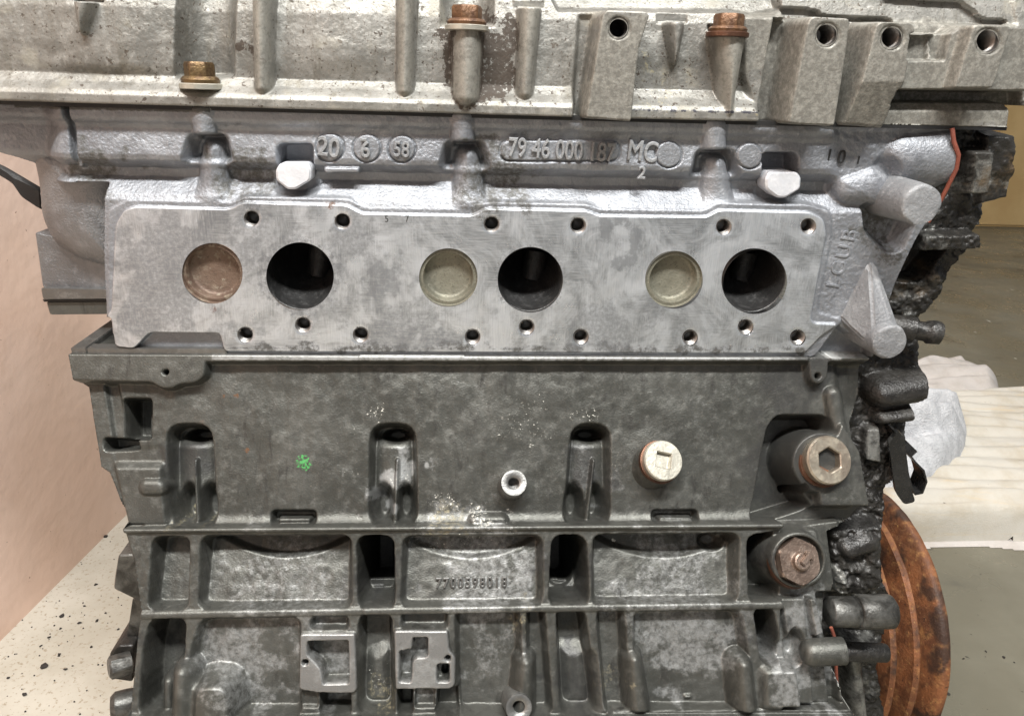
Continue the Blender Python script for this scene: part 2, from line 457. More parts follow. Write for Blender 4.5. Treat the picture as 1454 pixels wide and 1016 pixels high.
m.out(m.mix(m.ramp(m.noise(20, 5, .65), .4, .7), (.48, .45, .425), (.40, .365, .33)), .95, 0, m.bump(m.noise(700, 2), .5, .001))
m = NT('crumb')
m.out((.018, .014, .012), .7, 0)

# ------------------------------------------------------------------ the setting
ZF = -0.42
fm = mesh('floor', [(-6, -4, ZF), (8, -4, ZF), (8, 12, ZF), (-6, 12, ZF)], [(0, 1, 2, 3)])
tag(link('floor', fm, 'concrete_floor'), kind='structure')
a, b = atz(-2, 912, ZF), atz(172, 738, ZF)
d = (b - a) / np.linalg.norm(b - a)
p0, p1 = a - d * 1.5, a + d * 3.0
n_ = np.array([-d[1], d[0], 0])
if n_[0] > 0: n_ = -n_
vs = []
for p in (p0, p1, p1 + n_ * .1, p0 + n_ * .1):
    vs += [(p[0], p[1], ZF), (p[0], p[1], 1.6)]
wm = mesh('wall', vs, [(0, 2, 3, 1), (2, 4, 5, 3), (4, 6, 7, 5), (6, 0, 1, 7), (1, 3, 5, 7)], False)
tag(link('wall', wm, 'pink_paint'), kind='structure')

# ------------------------------------------------------------------ the engine
eng = bpy.data.objects.new('engine', None)
eng.location = ENG
eng.empty_display_size = .1
COL.objects.link(eng)
tag(eng, 'bare dirty aluminium car engine with ribbed block, three round ports and rusty pulley', 'engine')

def joint(u): return 143 + (u) * .0285 + (u > 900) * (-.006) * (u - 900)
# ---- cylinder head
BOLTS = [(357, 310), (486, 314), (698, 318), (821, 320), (1028, 322), (1148, 321), (348, 475), (430, 461), (512, 475),
         (671, 478), (748, 464), (825, 478), (980, 479), (1059, 464), (1133, 479)]
PORTS = [(426, 392, 48), (753, 397, 46.5), (1071, 399, 46.5)]
CUPS = [(301.5, 388, 43), (636.5, 394, 41.5), (957, 397, 41)]
FACE = [(162, 345), (164, 318), (176, 298), (192, 293), (326, 297), (344, 287), (492, 291), (514, 303), (672, 306), (690, 296),
        (834, 299), (850, 306), (1004, 308), (1020, 298), (1150, 301), (1170, 311), (1174, 332), (1151, 452), (1156, 459), (1192, 460),
        (1165, 478), (1143, 501.5), (318, 499), (312, 473), (212, 472), (190, 495), (163, 492), (158, 452), (150, 450), (158, 440)]
def build_head(f):
    U, V = f.U, f.V
    vp = V - .022 * (U - 600)
    xs = [100, 150, 158, 163, 175, 180, 185, 191, 229, 237, 243, 250, 262, 272, 286, 294, 298, 600]
    hs = [-2, -2, -1, 0, 0, -1, -3.5, -5, -3, -4, -8, -13, -14, -10, -4.5, -3, -3, -3]
    wv = (fbm(U / 30, V / 30, 5) - .5) * 3
    f.H[:] = np.interp(vp + wv, xs, hs)
    f.H += (fbm(U / 14, V / 14, 8) - .5) * .5 + (vnoise(U / 2.6, V / 2.6, 18) - .5) * .13 + (vnoise(U / 4.3, V / 4.3, 19) - .5) * .08
    # left end: body rolls back towards the elbow
    f.H -= 14 * sstep(98, 40, U) ** 2 * (V < 300)
    f.put(poly([(88, 150), (96, 150), (108, 240), (100, 240)]), lambda x, y, d: -9 + 0 * x, 3)
    f.H[:] = np.where((U < 145) & (V > 262), f.H - 20 * sstep(145, 141, U), f.H)
    # head-bolt columns
    for uc, v0 in ((287, 152), (656, 162), (1016, 174)):
        o = v0 - 162
        f.dome(caps(uc, v0 + 4, uc + 1, v0 + 36, 19, 17), -6, 2.0, 18, 4)
        f.put(poly([(uc - 20, 206 + o), (uc + 28, 206 + o), (uc + 36, 240 + o), (uc - 28, 240 + o)], 8), -16, 18)
        f.dome(caps(uc + 8, 226 + o, uc + 10, 285 + o, 17, 25), -15, -5, 22, 9)
        f.put(rect(uc - 12, 203 + o, uc + 24, 211 + o, 3), -17, 7)
    # notches above the two bright lugs
    for uc, vc in ((417, 222), (1112, 235)):
        f.put(rect(uc - 24, vc - 16, uc + 24, vc + 30, 8), -21, 7)
        f.put(circ(uc, vc + 42, 30, 14), -14, 8)
    # casting-mark pads
    for uc, vc, r in ((467, 210, 20), (520, 211, 20), (570, 212, 19.5), (952, 220, 19), (1068, 222, 18.5)):
        f.put(circ(uc, vc, r + 1.4), -5.2, 1.5); f.put(circ(uc, vc, r - 1.0), -3.3, 1.5)
    f.put(rect(709, 198, 884, 231, 16), -5.2, 1.5); f.put(rect(711.5, 200.5, 881.5, 228.5, 14), -3.3, 1.5)
    f.put(rect(458, 238, 510, 247, 3), -2.5, 4, 1.2)
    # right end
    f.put(poly([(1190, 180), (1360, 182), (1352, 262), (1260, 300), (1190, 262)], 10), lambda x, y, d: -5 + 2 * (fbm(x / 12, y / 12, 4) - .5), 18)
    f.dome(caps(1296, 226, 1380, 222, 32, 40), -8, 2.5, 36, 9)
    f.put(circ(1262, 246, 15, 20), -8, 14)
    f.dome(caps(1212, 272, 1245, 268, 20, 28), -8, 0, 26, 8)
    f.put(poly([(1180, 305), (1240, 300), (1320, 330), (1250, 500), (1180, 470), (1150, 445)], 6), lambda x, y, d: -3.2 + .7 * (fbm(x / 4, y / 4, 9) - .5), 6)
    f.put(poly([(1232, 292), (1300, 318), (1282, 355), (1266, 358), (1236, 330)], 8), -16, 14)
    f.put(poly([(1188, 462), (1240, 500), (1240, 515), (1140, 515), (1160, 480)], 3), -13, 8)
    # machined manifold face
    F1 = poly(FACE, 7)
    f.put(poly([(150, 300), (180, 284), (328, 288), (345, 279), (495, 282), (515, 295), (670, 297), (690, 287), (836, 290), (852, 297),
                (1002, 299), (1020, 288), (1150, 290), (1182, 300), (1184, 335), (1162, 445), (1200, 455), (1160, 510), (150, 510)], 8), lambda x, y, d: np.maximum(-2.2, -3 + 0 * x), 5)
    f.put(F1, lambda x, y, d: 0 * x, 1.8)
    f.mark('machined', F1, 1, 2)
    f.put(poly([(190, 496), (213, 473), (310, 473.5), (317, 502), (190, 502)]), -5, 2)
    for u, v in BOLTS: f.put(circ(u, v, 13), -.25, 1.5)
    # wear and stains
    for s in (circ(230, 400, 80, 110), circ(330, 320, 60, 40), circ(250, 460, 70, 30)): f.mark('mottle', s, .75, 60)
    for u, v, r, a_ in ((380, 350, 50, .5), (500, 340, 40, .6), (545, 400, 28, .7), (560, 455, 34, .6), (480, 430, 30, .5), (880, 345, 26, .9), (850, 470, 50, .6),
                        (780, 330, 30, .3), (930, 460, 40, .5), (1130, 440, 40, .35), (590, 470, 50, .6), (430, 395, 66, .5)):
        f.mark('mottle', circ(u, v, r), min(1, a_ * 1.2), 50)
    for u, v, r in ((426, 392, 62), (753, 397, 54), (1071, 399, 52)): f.mark('dirt', circ(u, v, r - 3), .34, 12)
    f.mark('dirt', poly([(320, 488), (1140, 492), (1140, 502), (320, 500)]), .5, 14)
    for u, v, r in ((1250, 330, 40), (330, 250, 50), (700, 255, 60), (1240, 440, 30), (130, 240, 40)): f.mark('dirt', circ(u, v, r), .45, 50)
    for u, v in ((303, 440), (828, 245), (470, 293), (640, 240)): f.mark('rust', circ(u, v, 9), .6, 12)
    f.mark('dirt', poly([(0, 146), (300, 152), (300, 160), (0, 154)]), .7, 6)
def out_head(U, V):
    return sd_poly(U, V, rounded([(1000, joint(1000)), (600, joint(600)), (200, joint(200)), (-70, joint(-70)), (-70, 205), (-10, 226), (32, 250), (60, 262), (132, 266), (140, 276), (149, 450), (147.5, 451), (158, 453), (163, 494),
                          (190, 503), (1143, 508), (1242, 512), (1262, 440), (1276, 400), (1302, 345), (1338, 285), (1350, 258), (1359, 216), (1353, 190), (1352, joint(1352))], 4))
head = relief('cylinder_head', (-90, 128, 1375, 516), lambda z: 0 * z, .00056, build_head, out_head, 'head_aluminium', eng, back=.14,
              holes=[(u, v, 11.2) for u, v in BOLTS] + PORTS + CUPS)
K = .00042                                           # metres per pixel on the manifold face
thr = []
for i in range(26):
    thr.append((11.4 * K if i == 0 else (10.2 * K if i % 2 else 9.3 * K), .0002 + i * .00045))
tv, tf = spun(thr + [(.001, .0135)], 24, False, True)
tme = mesh('threaded_hole', tv, tf, True, 60)
for u, v in BOLTS:
    p = at(u, v, 0)
    o = link('threaded_hole', tme, 'thread_metal', head)
    o.matrix_world = frame(p, (0, 1, 0), random.random() * 6)
for u, v, r in PORTS:
    p = at(u, v, 0); R = r * K
    prof = [(R * 1.01, .0001), (R * .985, .0006), (R * .975, .006), (R * .965, .012), (R * .97, .022), (R * .93, .034), (R * .8, .045), (R * .5, .053), (.001, .056)]
    vs, fs = spun(prof, 56, False, True)
    vs = [(x, y - max(0, z - .012) * .55, z) for x, y, z in vs]
    o = link('exhaust_port', mesh('exhaust_port', vs, fs), 'bore_dark', head)
    o.matrix_world = frame(p, (0, 1, 0), 0)
    # valve guide boss and stem inside the port
    gv, gf = spun([(.0075, -.006), (.007, .012), (.0042, .014), (.0042, .03)], 20)
    g = solid('valve_guide', gv, gf, 'bore_dark', head, frame((p[0] + .006, .036, p[2] + .004), (-.15, -.12, -1)))
for i, (u, v, r) in enumerate(CUPS):
    p = at(u, v, 0); R = r * K
    prof = [(R * 1.008, .0001), (R * .985, .0012), (R * .97, .0018), (R * .93, .0016), (R * .86, .0016), (R * .83, .0024), (R * .82, .0062), (R * .79, .0074), (R * .70, .0080), (.001, .0074)]
    vs, fs = spun(prof, 56, False, True)
    o = link('core_plug', mesh('core_plug', vs, fs, True, 50), 'rusty_cup' if i == 0 else 'brass_cup', head)
    o.matrix_world = frame(p, (0, 1, 0), i * 1.3)
    tag(o, 'rust-brown pressed core plug' if i == 0 else None)
# bright lugs
for uc, vc in ((416, 248), (1112, 260)):
    pts = rounded([(uc - 25, vc - 6), (uc - 19, vc - 16), (uc + 20, vc - 16), (uc + 26, vc - 8), (uc + 25, vc + 8), (uc + 4, vc + 21), (uc - 8, vc + 21), (uc - 24, vc + 8)], 4)
    vs, fs = prism(pts, -.0005, .03, .0012)
    solid('lug', vs, fs, 'lug_aluminium', head)
# casting lettering
def lettering(s, u, v, hpx, y, parent, mat, name, ang=0.0, xs=.8, depth=.0011, bev=.00045, align='CENTER', space=1.0, p=None, tilt=0.0):
    cu = bpy.data.curves.new(name, 'FONT'); cu.body = s; cu.size = 1; cu.align_x = align; cu.align_y = 'CENTER'
    k = hpx * K * 1.38
    cu.extrude = depth / k; cu.bevel_depth = bev / k; cu.bevel_resolution = 1; cu.offset = -bev / k * .2; cu.space_character = space
    t = bpy.data.objects.new(name, cu); COL.objects.link(t)
    bpy.context.view_layer.update()
    me = bpy.data.meshes.new_from_object(t.evaluated_get(bpy.context.evaluated_depsgraph_get()))
    bpy.data.objects.remove(t)
    me.materials.clear(); me.name = name
    if p is None: p = at(u, v, y)
    rx = Matrix.Rotation(-tilt, 4, 'X') @ Matrix(((1, 0, 0, 0), (0, 0, -1, 0), (0, 1, 0, 0), (0, 0, 0, 1)))
    me.transform(Matrix.Translation(p) @ rx @ Matrix.Rotation(ang, 4, 'Z') @ Matrix.Diagonal((k * xs, k, k, 1)))
    for q in me.polygons: q.use_smooth = False
    return link(name, me, mat, parent)
lettering('20', 467, 210, 25, .0028, head, 'boss_aluminium', 'casting_mark', -.12, .85)
lettering('6', 519, 213, 21, .0028, head, 'boss_aluminium', 'casting_mark', -.05, .9)
lettering('-', 517, 196, 20, .0028, head, 'boss_aluminium', 'casting_mark', -.05, .9)
lettering('58', 570, 213, 20, .0028, head, 'boss_aluminium', 'casting_mark', -.04, .8)
lettering('79 46 000 187', 798, 214, 25, .0028, head, 'boss_aluminium', 'casting_number', -.025, .73)
lettering('MC', 912, 216, 27, .0036, head, 'boss_aluminium', 'casting_mark', -.06, .78)
lettering('2', 911, 246, 17, .0034, head, 'boss_aluminium', 'casting_mark', -.05, .9)
lettering('1 0', 1186, 223, 19, .0040, head, 'bore_dark', 'stamped_number', -.06, .9, .0002, .0001)
lettering('1', 1219, 228, 11, .0040, head, 'bore_dark', 'stamped_number', -.06, .9, .0002, .0001)
lettering('L C U B', 1195, 368, 22, .0034, head, 'head_aluminium', 'casting_mark', math.radians(82), .95, .0005, .0003, space=.9)
lettering('5', 549, 311, 9, -.0001, head, 'bore_dark', 'stamped_number', .1, .9, .00006, .00003)
lettering('7', 578, 311, 9, -.0001, head, 'bore_dark', 'stamped_number', .1, .9, .00006, .00003)
# two round bosses at the right end, the lower one on a gusset
def boss(u, v, rpx, yf, yb, grow=1.15):
    p = at(u, v, yf); r = rpx * K * (1 - .0 - yf * 0) * (.44 + yf) / .44
    vs, fs = spun([(r * grow, yb - yf), (r * 1.02, .010), (r, .0015), (r * .965, .0004), (r * .8, .0), (r * .45, .0003), (r * .1, -.0001)], 40)
    vs = rough_up(vs, .0005, 160, u)
    return solid('boss', vs, fs, 'boss_aluminium', head, frame(p, (0, 1, 0)), 60)
boss(1309, 291, 29, -.026, .02)
boss(1264, 486, 27, -.024, .02)
def fin(pa, pb, pc, th, name='gusset'):
    A, B, Cc = Vector(pa), Vector(pb), Vector(pc)
    n = (B - A).cross(Cc - A).normalized() * th
    loops = [[A + n, B + n, Cc + n], [A - n, B - n, Cc - n]]
    bm = bmesh.new()
    l = [[bm.verts.new(p) for p in q] for q in loops]
    bm.faces.new(l[0]); bm.faces.new(l[1][::-1])
    for i in range(3):
        j = (i + 1) % 3; bm.faces.new((l[0][i], l[1][i], l[1][j], l[0][j]))
    bmesh.ops.bevel(bm, geom=bm.edges[:], offset=th * .7, segments=3, affect='EDGES')
    bm.verts.index_update()
    vs = [tuple(v.co) for v in bm.verts]; fs = [tuple(v.index for v in f.verts) for f in bm.faces]; bm.free()
    return solid(name, vs, fs, 'boss_aluminium', head, None, 50)
bp = at(1264, 486, -.024)
top = at(1240, 374, .001)
lf = at(1194, 452, .002)
pts = [top + np.array([-.0025, 0, 0]), top + np.array([.0025, .001, 0]), lf, at(1204, 470, .004), np.array([top[0], .03, top[2]]), np.array([lf[0], .03, lf[2]])]
for a_ in (25, 80, 150, 205):
    q_ = math.radians(a_)
    pts += [np.array([bp[0] + .0098 * math.cos(q_), yy, bp[2] + .0098 * math.sin(q_)]) for yy in (-.019, .02)]
bm = bmesh.new()
for p in pts: bm.verts.new(p)
bmesh.ops.convex_hull(bm, input=bm.verts[:])
bmesh.ops.delete(bm, geom=[v for v in bm.verts if not v.link_faces], context='VERTS')
bmesh.ops.bevel(bm, geom=bm.edges[:], offset=.0013, segments=3, affect='EDGES', clamp_overlap=True)
bm.verts.index_update()
vs = [tuple(v.co) for v in bm.verts]; fs = [tuple(v.index for v in f_.verts) for f_ in bm.faces]; bm.free()
solid('gusset', rough_up(vs, .0003, 260, 4), fs, 'boss_aluminium', head, None, 34)

# ---- camshaft cover
CB = [(872, 42, 12.5), (1160, 51, 14), (1250, 55, 14), (1383, 60, 15)]
CBY = [-.016, -.016, -.016, -.016]
def build_cover(f):
    U, V = f.U, f.V
    J = joint(U)
    d = J - V                                           # pixels above the joint
    wv = (fbm(U / 26, V / 26, 15) - .5) * 2.4
    f.H[:] = np.interp(d + wv * .3, [-5, 0, 1.5, 13, 16, 19, 30, 42, 90, 140, 220], [-1, -1, 0, 0, -.8, -1.4, -7, -11, -11, -13, -22])
    f.H += ((fbm(U / 20, V / 20, 6) - .5) * .7 + (vnoise(U / 3, V / 3, 61) - .5) * .16) * sstep(20, 34, d)
    # barrel bulge at the left and between the posts
    f.H += 5 * np.exp(-((U - 150) / 90) ** 2) * sstep(30, 60, d)
    f.H += 3 * np.exp(-((U - 470) / 70) ** 2) * sstep(30, 80, d)
    # scoops behind the bolts
    for uc, vb, r in ((282, 112, 44), (664, 38, 40)):
        k = (np.abs(U - uc) < r) & (V < vb)
        q = np.clip(1 - (np.abs(U - uc) / r) ** 3.5, 0, 1)
        f.H -= np.where(k, 15 * q, 0) * (1 - sstep(vb - 8, vb, V))
    # posts
    f.dome(caps(368, -40, 371, 124, 17, 15), -13, 1, 16, 3)
    f.dome(caps(576, -2, 574, 128, 15, 14), -13, 0, 15, 3)
    f.dome(caps(664, 44, 662, 136, 25, 22), -13, 6, 23, 3)
    f.dome(caps(754, 14, 746, 132, 17, 14), -13, 0, 15, 3)
    f.dome(caps(114, 2, 112, 42, 16, 7), -9, 1, 14, 3)
    f.dome(caps(964, 36, 962, 88, 15, 6), -13, -2, 13, 3)
    f.dome(caps(1038, 54, 1036, 160, 26, 10), -13, 5, 23, 3)
    for uc, v0 in ((114, 1), (964, 30), (754, 9), (1038, 47), (664, 38)):
        f.put(rect(uc - 22, v0 - 14, uc + 22, v0), lambda x, y, d: np.minimum(-15, 0 * x - 15), 2)
    # upper shelf at the right
    f.put(poly([(770, -60), (1130, -60), (1135, 8), (1090, 18), (1060, 12), (800, 10), (790, -10)]), lambda x, y, d: -26 + .25 * (y - 10), 10)
    f.put(poly([(1060, 20), (1130, 22), (1100, 176), (1086, 176), (1062, 110)], 6), -6, 10)
    f.put(poly([(1128, -60), (1470, -60), (1470, 34), (1128, 26)], 6), lambda x, y, d: -20 - .1 * (30 - y) + 4 * (vnoise(x / 60, y / 14, 8) > .5), 6)
    # dark slots beside the brackets
    f.put(poly([(1108, 24), (1250, 28), (1222, 178), (1080, 178)], 3), -20, 9)
    f.put(poly([(828, 20), (850, 20), (828, 168), (816, 168)], 3), -16, 8)
    # brackets
    f.put(poly([(848, 22), (856, 15), (911, 17), (917, 24), (902, 70), (891, 172), (825, 167)], 5), 12, 5)
    f.put(poly([(1132, 32), (1139, 24), (1193, 27), (1190, 66), (1172, 179), (1105, 175)], 5), 12, 5)
    f.put(poly([(1226, 38), (1233, 31), (1280, 33), (1284, 46), (1268, 122), (1252, 181), (1191, 177)], 5), lambda x, y, d: np.where(y < 116, 12, 12 - .14 * (y - 116)), 5)
    # plate between, right bracket, arm to the right
    f.put(poly([(1268, 128), (1280, 48), (1346, 48), (1362, 36), (1470, 40), (1470, 130), (1300, 128)], 2), 3, 3)
    f.put(poly([(1276, 50), (1322, 50), (1318, 86), (1272, 86)], 2), -4, 3)
    f.put(poly([(1322, 50), (1346, 46), (1336, 86), (1320, 86)], 2), lambda x, y, d: -5 + 0 * x, 3)
    f.put(poly([(1361, 40), (1366, 36), (1413, 37), (1416, 44), (1396, 112), (1390, 126), (1335, 126)], 3), 12, 5)
    f.put(poly([(1262, 128), (1470, 130), (1470, 152), (1256, 148)], 0), -22, 4)
    f.put(poly([(1258, 145), (1440, 146), (1440, 182), (1250, 180)], 2), lambda x, y, d: -4 - 4 * sstep(160, 146, y), 3)
    for u, v, r in CB:
        f.put(circ(u, v, r + 4), 11.3, 1.6)
    for u, v, r, a_ in ((600, 80, 90, .5), (690, 90, 70, .8), (330, 60, 40, .5), (390, 20, 60, .3), (750, 60, 50, .5), (940, 120, 70, .5), (340, 70, 16, 1), (1080, 120, 30, .6)):
        f.mark('pit', circ(u, v, r), a_, 50)
    for s in (caps(368, -20, 371, 124, 14), caps(576, 0, 574, 128, 12), caps(754, 14, 746, 130, 14), caps(1038, 54, 1036, 150, 22, 10), caps(664, 60, 662, 130, 20)):
        f.mark('grey', s, .4, 10); f.mark('grime', s, .55, 10)
    for s in (poly([(848, 22), (917, 20), (891, 172), (825, 167)]), poly([(1100, 20), (1470, 30), (1470, 182), (1090, 180)]), poly([(1062, 10), (1130, 10), (1090, 100), (1062, 100)])):
        f.mark('grey', s, .42, 12); f.mark('grime', s, .72, 14)
    for u, v, r in ((940, 130, 50), (1080, 150, 30), (920, 110, 40)): f.mark('yellow', circ(u, v, r), .35, 40)
    f.mark('black', poly([(895, 153), (1100, 157), (1100, 163), (895, 159)]), .55, 6)
def out_cover(U, V):
    pts = [(-70, -70)] + [(-70, joint(-70))] + [(u, joint(u)) for u in (0, 400, 824)] + [(825, 167), (891, 171), (892, joint(892)), (1104, joint(1104)), (1105, 175), (1172, 179), (1174, joint(1174)),
           (1190, joint(1190)), (1191, 177.5), (1252, 181.5), (1256, 177), (1436, 181), (1440, 150), (1500, 152), (1500, -70)]
    return sd_poly(U, V, pts)
cover = relief('camshaft_cover', (-60, -52, 1475, 186), lambda z: -.005 + 0 * z, .00058, build_cover, out_cover, 'cover_aluminium', eng, back=.16, holes=[(u, v, r) for u, v, r in CB])
for u, v, r in CB:
    p = at(u, v, -.005); R = r * K
    prof = [(R * 1.02, -.0117), (R * .93, -.0105)] + [((R * .93 if i % 2 else R * .85), -.0103 + i * .0006) for i in range(1, 30)] + [(.001, .009)]
    vs, fs = spun(prof, 28, False, True)
    o = link('threaded_hole', mesh('threaded_hole', vs, fs, True, 60), 'thread_metal' if u > 1000 else 'bore_dark', cover)
    o.matrix_world = frame(p, (0, 1, 0), 0)
def cover_bolt(u, vt, vb, rpx, y, mat, washer):
    # hex flange bolt standing upright, head between pixel rows vt and vb
    pt, pb = at(u, vt, y), at(u, vb, y)
    h = pt[2] - pb[2]; r = rpx * K
    b_ = NTb = link('bolt', mesh('bolt', *spun([(r * 1.22, 0), (r * 1.25, h * .16), (r * 1.1, h * .30), (ngon(r, 6, .35), h * .34), (ngon(r, 6, .35), h * .88), (ngon(r * .9, 6, .35), h), (.0004, h * 1.0)], 48)), mat, cover)
    b_.matrix_world = Matrix.Translation((pt[0], y, pb[2])) @ Matrix.Rotation(random.random(), 4, 'Z')
    wv_, wf = spun([(r * 1.28, -h * .30), (r * 1.38, -h * .26), (r * 1.38, -h * .04), (r * 1.3, 0)], 36)
    o = link('washer', mesh('washer', wv_, wf), washer, cover)
    o.matrix_world = Matrix.Translation((pt[0], y, pb[2]))
cover_bolt(282, 88, 118, 19, .001, 'bolt_gold', 'zinc')
cover_bolt(663, 8, 36, 20, -.002, 'bolt_rust', 'zinc')
cover_bolt(1036, 20, 46, 20, -.001, 'bolt_rust', 'copper')
# dark seal seen in the joint between cover and head
pj = [at(u, joint(u) + 2, -.001) for u in (-60, 300, 700, 1100, 1430)]
vs = []
for p in pj: vs += [(p[0], -.0008, p[2] + .0012), (p[0], -.0008, p[2] - .0012), (p[0], .1, p[2] - .0012), (p[0], .1, p[2] + .0012)]
fs = []
for i in range(len(pj) - 1):
    for j in range(4):
        k = (j + 1) % 4; fs.append((i * 4 + j, i * 4 + k, i * 4 + 4 + k, i * 4 + 4 + j))
solid('cover_gasket', vs, fs, 'rubber', eng, None, 38, False)

# ---- engine block
ZD, ZL, ZB = at(650, 505, 0)[2], at(650, 749, -.036)[2], at(650, 1016, -.08)[2]
def base_block(z):
    return np.interp(-z, [-ZD, -ZL, -ZB, -ZB + .2], [-.001, -.036, -.080, -.080])
BT = math.radians(24)
def block_at(u, v, h=0.0):
    """point of the block's front surface under pixel (u, v), h mm proud of it"""
    y = -.03
    for _ in range(30):
        p = at(u, v, y); y = .5 * y + .5 * float(base_block(np.array([p[2]]))[0])
    return p + np.array([0, -h * .001 * math.cos(BT), h * .001 * math.sin(BT)])
def build_block(f):
    U, V = f.U, f.V
    f.H[:] = -9 + (fbm(U / 40, V / 40, 21) - .5) * 1.6 + (fbm(U / 10, V / 10, 25) - .5) * .3 + (vnoise(U / 2.7, V / 2.7, 26) - .5) * .07
    # deck lip, left pad, ear
    f.put(poly([(60, 480), (1260, 480), (1250, 514), (300, 514), (60, 514)]), 0, 5, .6)
    f.put(poly([(90, 480), (294, 480), (292, 534), (278, 544), (254, 546), (246, 552), (228, 552), (214, 543), (112, 541), (90, 541)], 7), 0, 5)
    f.put(poly([(1148, 505), (1180, 505), (1178, 538), (1164, 548), (1152, 540)], 8), -1.5, 5)
    for u, v in ((235, 528), (1163, 533)): f.put(circ(u, v, 4), -9, 1.5)
    # right flank below the lip turns back
    f.put(poly([(1196, 514), (1260, 514), (1250, 745), (1222, 745), (1212, 600)], 8), -14, 16)
    f.dome(caps(1190, 560, 1214, 700, 12, 10), -9, -3, 11, 6)
    # fillet into the ledge
    led = 752 - (U - 180) * .0076
    z = np.clip((V - (led - 22)) / 22, 0, 1)
    f.H += np.where((V < led) & (V > led - 22), 5.5 * z ** 2.2, 0)
    # bolt scoops
    for (tl, tr, bl, br, k) in ((231, 291, 239, 301, 0), (526, 586, 524, 590, 1), (817, 868, 803, 868, 2)):
        um, ub = (tl + tr) / 2, (bl + br) / 2
        sh = poly([(tl, 604), (tr, 604), (br, 746), (bl, 746)], 24)
        sh2 = poly([(tl, 604), (tr, 604), ((tr + br) / 2, 690), (br, 746), (bl, 746), ((tl + bl) / 2, 690)], 22)
        def val(x, y, d, um=um, ub=ub):
            c = um + (ub - um) * (y - 604) / 142
            q = np.clip(1 - ((x - c) / 34) ** 2, 0, 1)
            return -27 + 9 * np.sqrt(q) * sstep(610, 640, y) + 4 * sstep(640, 740, y)
        f.put(sh2, val, 9)
        f.put(circ(um + 3, 620, 17, 8), -40, 6)
        f.put(circ(ub - 16, 722, 12, 26), -30, 12); f.put(circ(ub + 16, 722, 12, 26), -30, 12)
        f.dome(caps(um + 6, 655, ub + 2, 742, 3, 6), -22, -11, 5, 3)
    # left end: pocket, step, lower panel
    f.put(poly([(140, 545), (158, 545), (200, 750), (170, 750)]), -12, 6)
    f.put(rect(167, 566, 205, 624, 5), -34, 5)
    f.put(rect(188, 586, 206, 622, 3), -26, 4)
    f.put(poly([(138, 623), (186, 626), (190, 642), (140, 640)], 4), -26, 5)
    f.put(poly([(150, 640), (222, 634), (228, 700), (234, 748), (176, 748)], 6), lambda x, y, d: -4.5 - 5 * sstep(668, 654, y), 8)
    f.dome(caps(205, 692, 222, 692, 12), -6, -1, 10, 4)
    # casting slots above the ledge
    for (u0, u1, v) in ((382, 444, 737), (932, 996, 736)):
        f.put(rect(u0, v - 9, u1, v + 8, 6), -17, 6); f.put(rect(u0 + 8, v, u1 - 6, v + 8, 4), -8, 4)
    f.dome(caps(676, 742, 712, 742, 12), -9, -2, 10, 4)
    # pad under plug and stand-off
    f.add(circ(930, 662, 40), 1.2, 34); f.add(circ(726, 692, 26), 1.0, 24)
    # cavity at the right with the big plug pad
    f.put(poly([(1112, 592), (1180, 592), (1188, 612), (1146, 630), (1134, 690), (1160, 722), (1120, 742), (1074, 745), (1100, 608)], 8), lambda x, y, d: -34 + 0 * x, 9)
    f.put(poly([(1196, 600), (1222, 640), (1236, 719), (1166, 719), (1162, 690), (1180, 640)], 4), 0, 4)
    f.put(circ(1168, 656, 45), 0, 8)
    f.put(poly([(1160, 722), (1245, 722), (1245, 744), (1075, 748)], 2), lambda x, y, d: -14 + 0 * x, 9)
    f.put(circ(1143, 697, 6, 9), -46, 3)
    # ---- rib lattice
    lat = poly([(150, 752), (1110, 745.5), (1108, 1100), (150, 1100)])
    f.put(lat, lambda x, y, d: (fbm(x / 8, y / 8, 31) - .5) * .8, 3)
    def floor1(deep, arc=0, tilt=0, uc=0, hw=100):
        def fn(x, y, d):
            r = -deep + tilt * np.clip((y - 760) / 100, 0, 1) + (fbm(x / 20, y / 20, 33) - .5) * 1.2
            if arc:
                yc = 766 + 28 * np.clip(1 - ((x - uc) / hw) ** 2, 0, 1)
                r = r - arc * sstep(yc + 5, yc - 5, y)
            return r
        return fn
